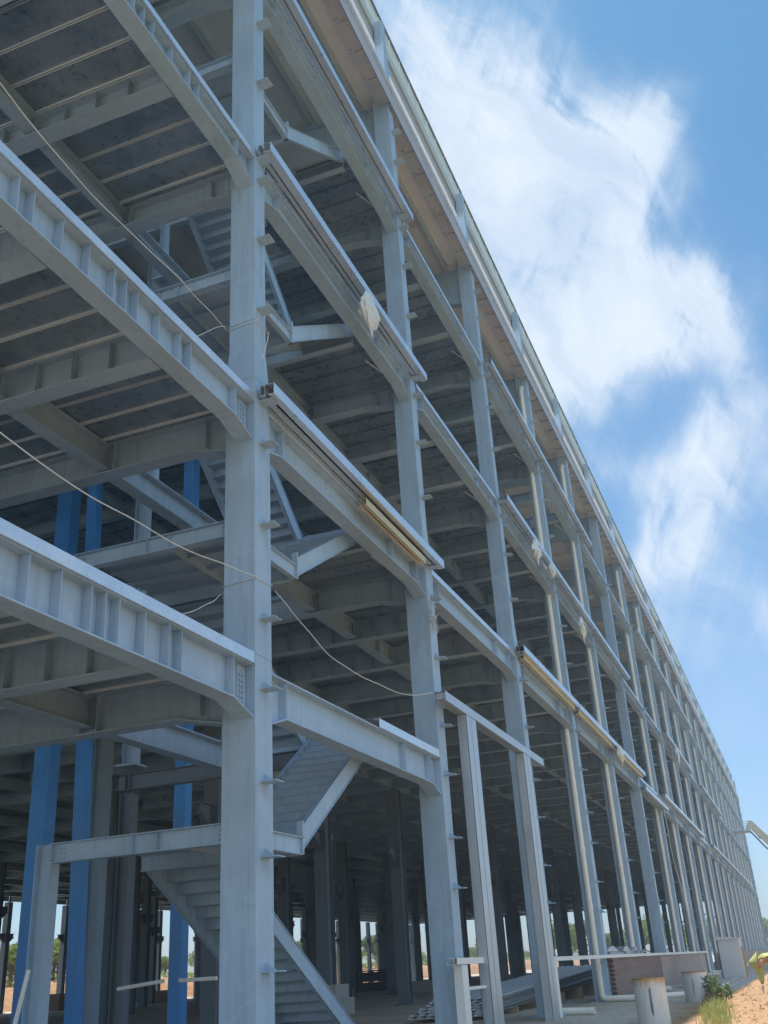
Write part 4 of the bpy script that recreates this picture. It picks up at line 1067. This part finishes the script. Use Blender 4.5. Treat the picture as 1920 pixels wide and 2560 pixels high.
def blob(px, py, rx, ry, ang, amp):
    a = R(ang); cu, cv = (px-960)/F, (1280-py)/F
    du = math_('SUBTRACT', uw, cu); dv = math_('SUBTRACT', vw, cv)
    p = math_('ADD', math_('MULTIPLY', du, math.cos(a)/(rx/F)), math_('MULTIPLY', dv, math.sin(a)/(rx/F)))
    q = math_('ADD', math_('MULTIPLY', du, -math.sin(a)/(ry/F)), math_('MULTIPLY', dv, math.cos(a)/(ry/F)))
    d = math_('ADD', math_('MULTIPLY', p, p), math_('MULTIPLY', q, q))
    return math_('MULTIPLY', math_('POWER', 2.718, math_('MULTIPLY', d, -1.0)), amp)
blobs = [(1130,200,230,330,35,.85),(1330,330,330,170,-25,.62),(1560,300,190,80,35,.55),(1640,290,60,110,0,.35),(1480,470,240,170,60,.75),(1280,640,260,300,20,.85),
         (1400,860,330,150,10,.95),(1690,740,170,140,40,.95),(1560,830,220,150,20,.6),(1230,60,150,160,0,.35),(1800,1120,170,110,30,.8),(1500,1170,260,80,-10,.5),(1770,1310,210,120,50,.95),(1600,1480,300,90,25,.7),(1800,1580,260,110,10,.5),(1850,1800,260,160,0,.3),(1800,900,60,160,20,.3),
         (1655,640,110,90,60,-.55),(1420,1030,60,40,0,-.1)]
tot = None
for b in blobs:
    v = blob(*b); tot = v if tot is None else math_('ADD', tot, v)
# streaked cirrus texture: three layers of stretched noise, thin veils with filaments
cb2 = n.new('ShaderNodeCombineXYZ'); l.new(uw, cb2.inputs[0]); l.new(vw, cb2.inputs[1])
def streak(ang, sx, sy, sc, det, dist, src=cb2):
    mp = n.new('ShaderNodeMapping'); mp.vector_type = 'TEXTURE'; mp.inputs['Rotation'].default_value = (0,0,R(ang)); mp.inputs['Scale'].default_value = (1/sx, 1/sy, 1); l.new(src.outputs[0], mp.inputs[0])
    t = n.new('ShaderNodeTexNoise'); t.inputs['Scale'].default_value = sc; t.inputs['Detail'].default_value = det; t.inputs['Roughness'].default_value = .62; t.inputs['Distortion'].default_value = dist; l.new(mp.outputs[0], t.inputs['Vector'])
    return math_('SUBTRACT', t.outputs[0], .5)
tex = math_('ADD', math_('ADD', math_('MULTIPLY', streak(-58, 1.5, 5.0, 2.4, 10, .6), 2.2), math_('MULTIPLY', streak(72, 1.8, 11, 4.0, 8, .4, cb), 1.0)), math_('MULTIPLY', streak(-40, 2.6, 4, 2.6, 10, .8), 1.2))
msk = math_('MULTIPLY', tot, math_('ADD', .80, tex))
mr = n.new('ShaderNodeMapRange'); mr.interpolation_type = 'SMOOTHERSTEP'; mr.inputs['From Min'].default_value = -.12; mr.inputs['From Max'].default_value = 1.22; l.new(msk, mr.inputs['Value'])
# unseen clouds over the rest of the dome, brightened to light the facade
gn = n.new('ShaderNodeTexNoise'); gn.inputs['Scale'].default_value = 2.2; gn.inputs['Detail'].default_value = 7; gn.inputs['Distortion'].default_value = .6; l.new(tc.outputs['Generated'], gn.inputs['Vector'])
gm = n.new('ShaderNodeMapRange'); gm.interpolation_type = 'SMOOTHSTEP'; gm.inputs['From Min'].default_value = .42; gm.inputs['From Max'].default_value = .72; l.new(gn.outputs[0], gm.inputs['Value'])
back = n.new('ShaderNodeMapRange'); back.inputs['From Min'].default_value = .55; back.inputs['From Max'].default_value = .25; l.new(dot(ax_f), back.inputs['Value'])
gmask = math_('MULTIPLY', math_('MULTIPLY', gm.outputs[0], back.outputs[0]), .9)
cover = math_('MAXIMUM', mr.outputs[0], gmask)
cover = math_('MINIMUM', math_('MULTIPLY', cover, .90), 1)
mx = n.new('ShaderNodeMix'); mx.data_type = 'RGBA'; l.new(cover, mx.inputs[0]); tint = n.new('ShaderNodeMix'); tint.data_type = 'RGBA'; tint.blend_type = 'MULTIPLY'; tint.inputs[0].default_value = 1; l.new(sky.outputs[0], tint.inputs[6])
gz = n.new('ShaderNodeSeparateXYZ'); l.new(tc.outputs['Generated'], gz.inputs[0])
tr_ = ramp(n, l, gz.outputs[2], [(0, (.41,.48,.62)), (.12, (.40,.50,.60)), (.35, (.37,.53,.59)), (.7, (.27,.51,.57))]); l.new(tr_.outputs[0], tint.inputs[7])
l.new(tint.outputs[2], mx.inputs[6])
cc = n.new('ShaderNodeMix'); cc.data_type = 'RGBA'; l.new(back.outputs[0], cc.inputs[0]); cv = ramp(n, l, math_('ADD', math_('ADD', .5, math_('MULTIPLY', streak(-50, 1.2, 3.2, 3.0, 8, .6), 1.8)), math_('MULTIPLY', streak(60, 1.2, 2.2, 1.3, 4, .4), .8)), [(.2, (2.3,2.8,3.5)), (.7, (3.35,3.68,4.05))]); l.new(cv.outputs[0], cc.inputs[6]); cc.inputs[7].default_value = (6.2, 7.0, 7.8, 1); l.new(cc.outputs[2], mx.inputs[7])
l.new(mx.outputs[2], bg.inputs['Color']); bg.inputs['Strength'].default_value = .15

sd = bpy.data.lights.new('sun', 'SUN'); sd.energy = 3.7; sd.angle = R(.53); sd.color = (1, .97, .93)
so = bpy.data.objects.new('sun', sd); COL.objects.link(so); so.rotation_euler = (-SUN).to_track_quat('-Z', 'Y').to_euler()

# ------------------------------------------------------------------ thin summer haze
hz = bpy.data.materials.new('air'); hz.use_nodes = True; hn = hz.node_tree.nodes; hl = hz.node_tree.links
hn.remove(hn['Principled BSDF']); pv = hn.new('ShaderNodeVolumePrincipled'); pv.inputs['Color'].default_value = (.74, .87, 1, 1); pv.inputs['Density'].default_value = .0013; pv.inputs['Anisotropy'].default_value = .2
hl.new(pv.outputs[0], hn['Material Output'].inputs['Volume'])
m = MB(); m.box(-60, 420, -120, 160, -1.2, 34); o = m.build('haze', hz); tag(o, None, None, kind='stuff')
# ------------------------------------------------------------------ camera
cd = bpy.data.cameras.new('camera'); co = bpy.data.objects.new('camera', cd); COL.objects.link(co)
cd.sensor_fit = 'VERTICAL'; cd.sensor_height = 36; cd.lens = 36*2479.7/2560; cd.clip_start = .1; cd.clip_end = 9000
co.matrix_world = Matrix.Translation((0,0,1.25)) @ RM.to_4x4()
S.camera = co
S.view_settings.view_transform = 'Standard'; S.view_settings.look = 'None'; S.view_settings.gamma = 1; S.view_settings.exposure = .82
S.cycles.use_denoising = True; S.cycles.max_bounces = 8; S.cycles.diffuse_bounces = 5
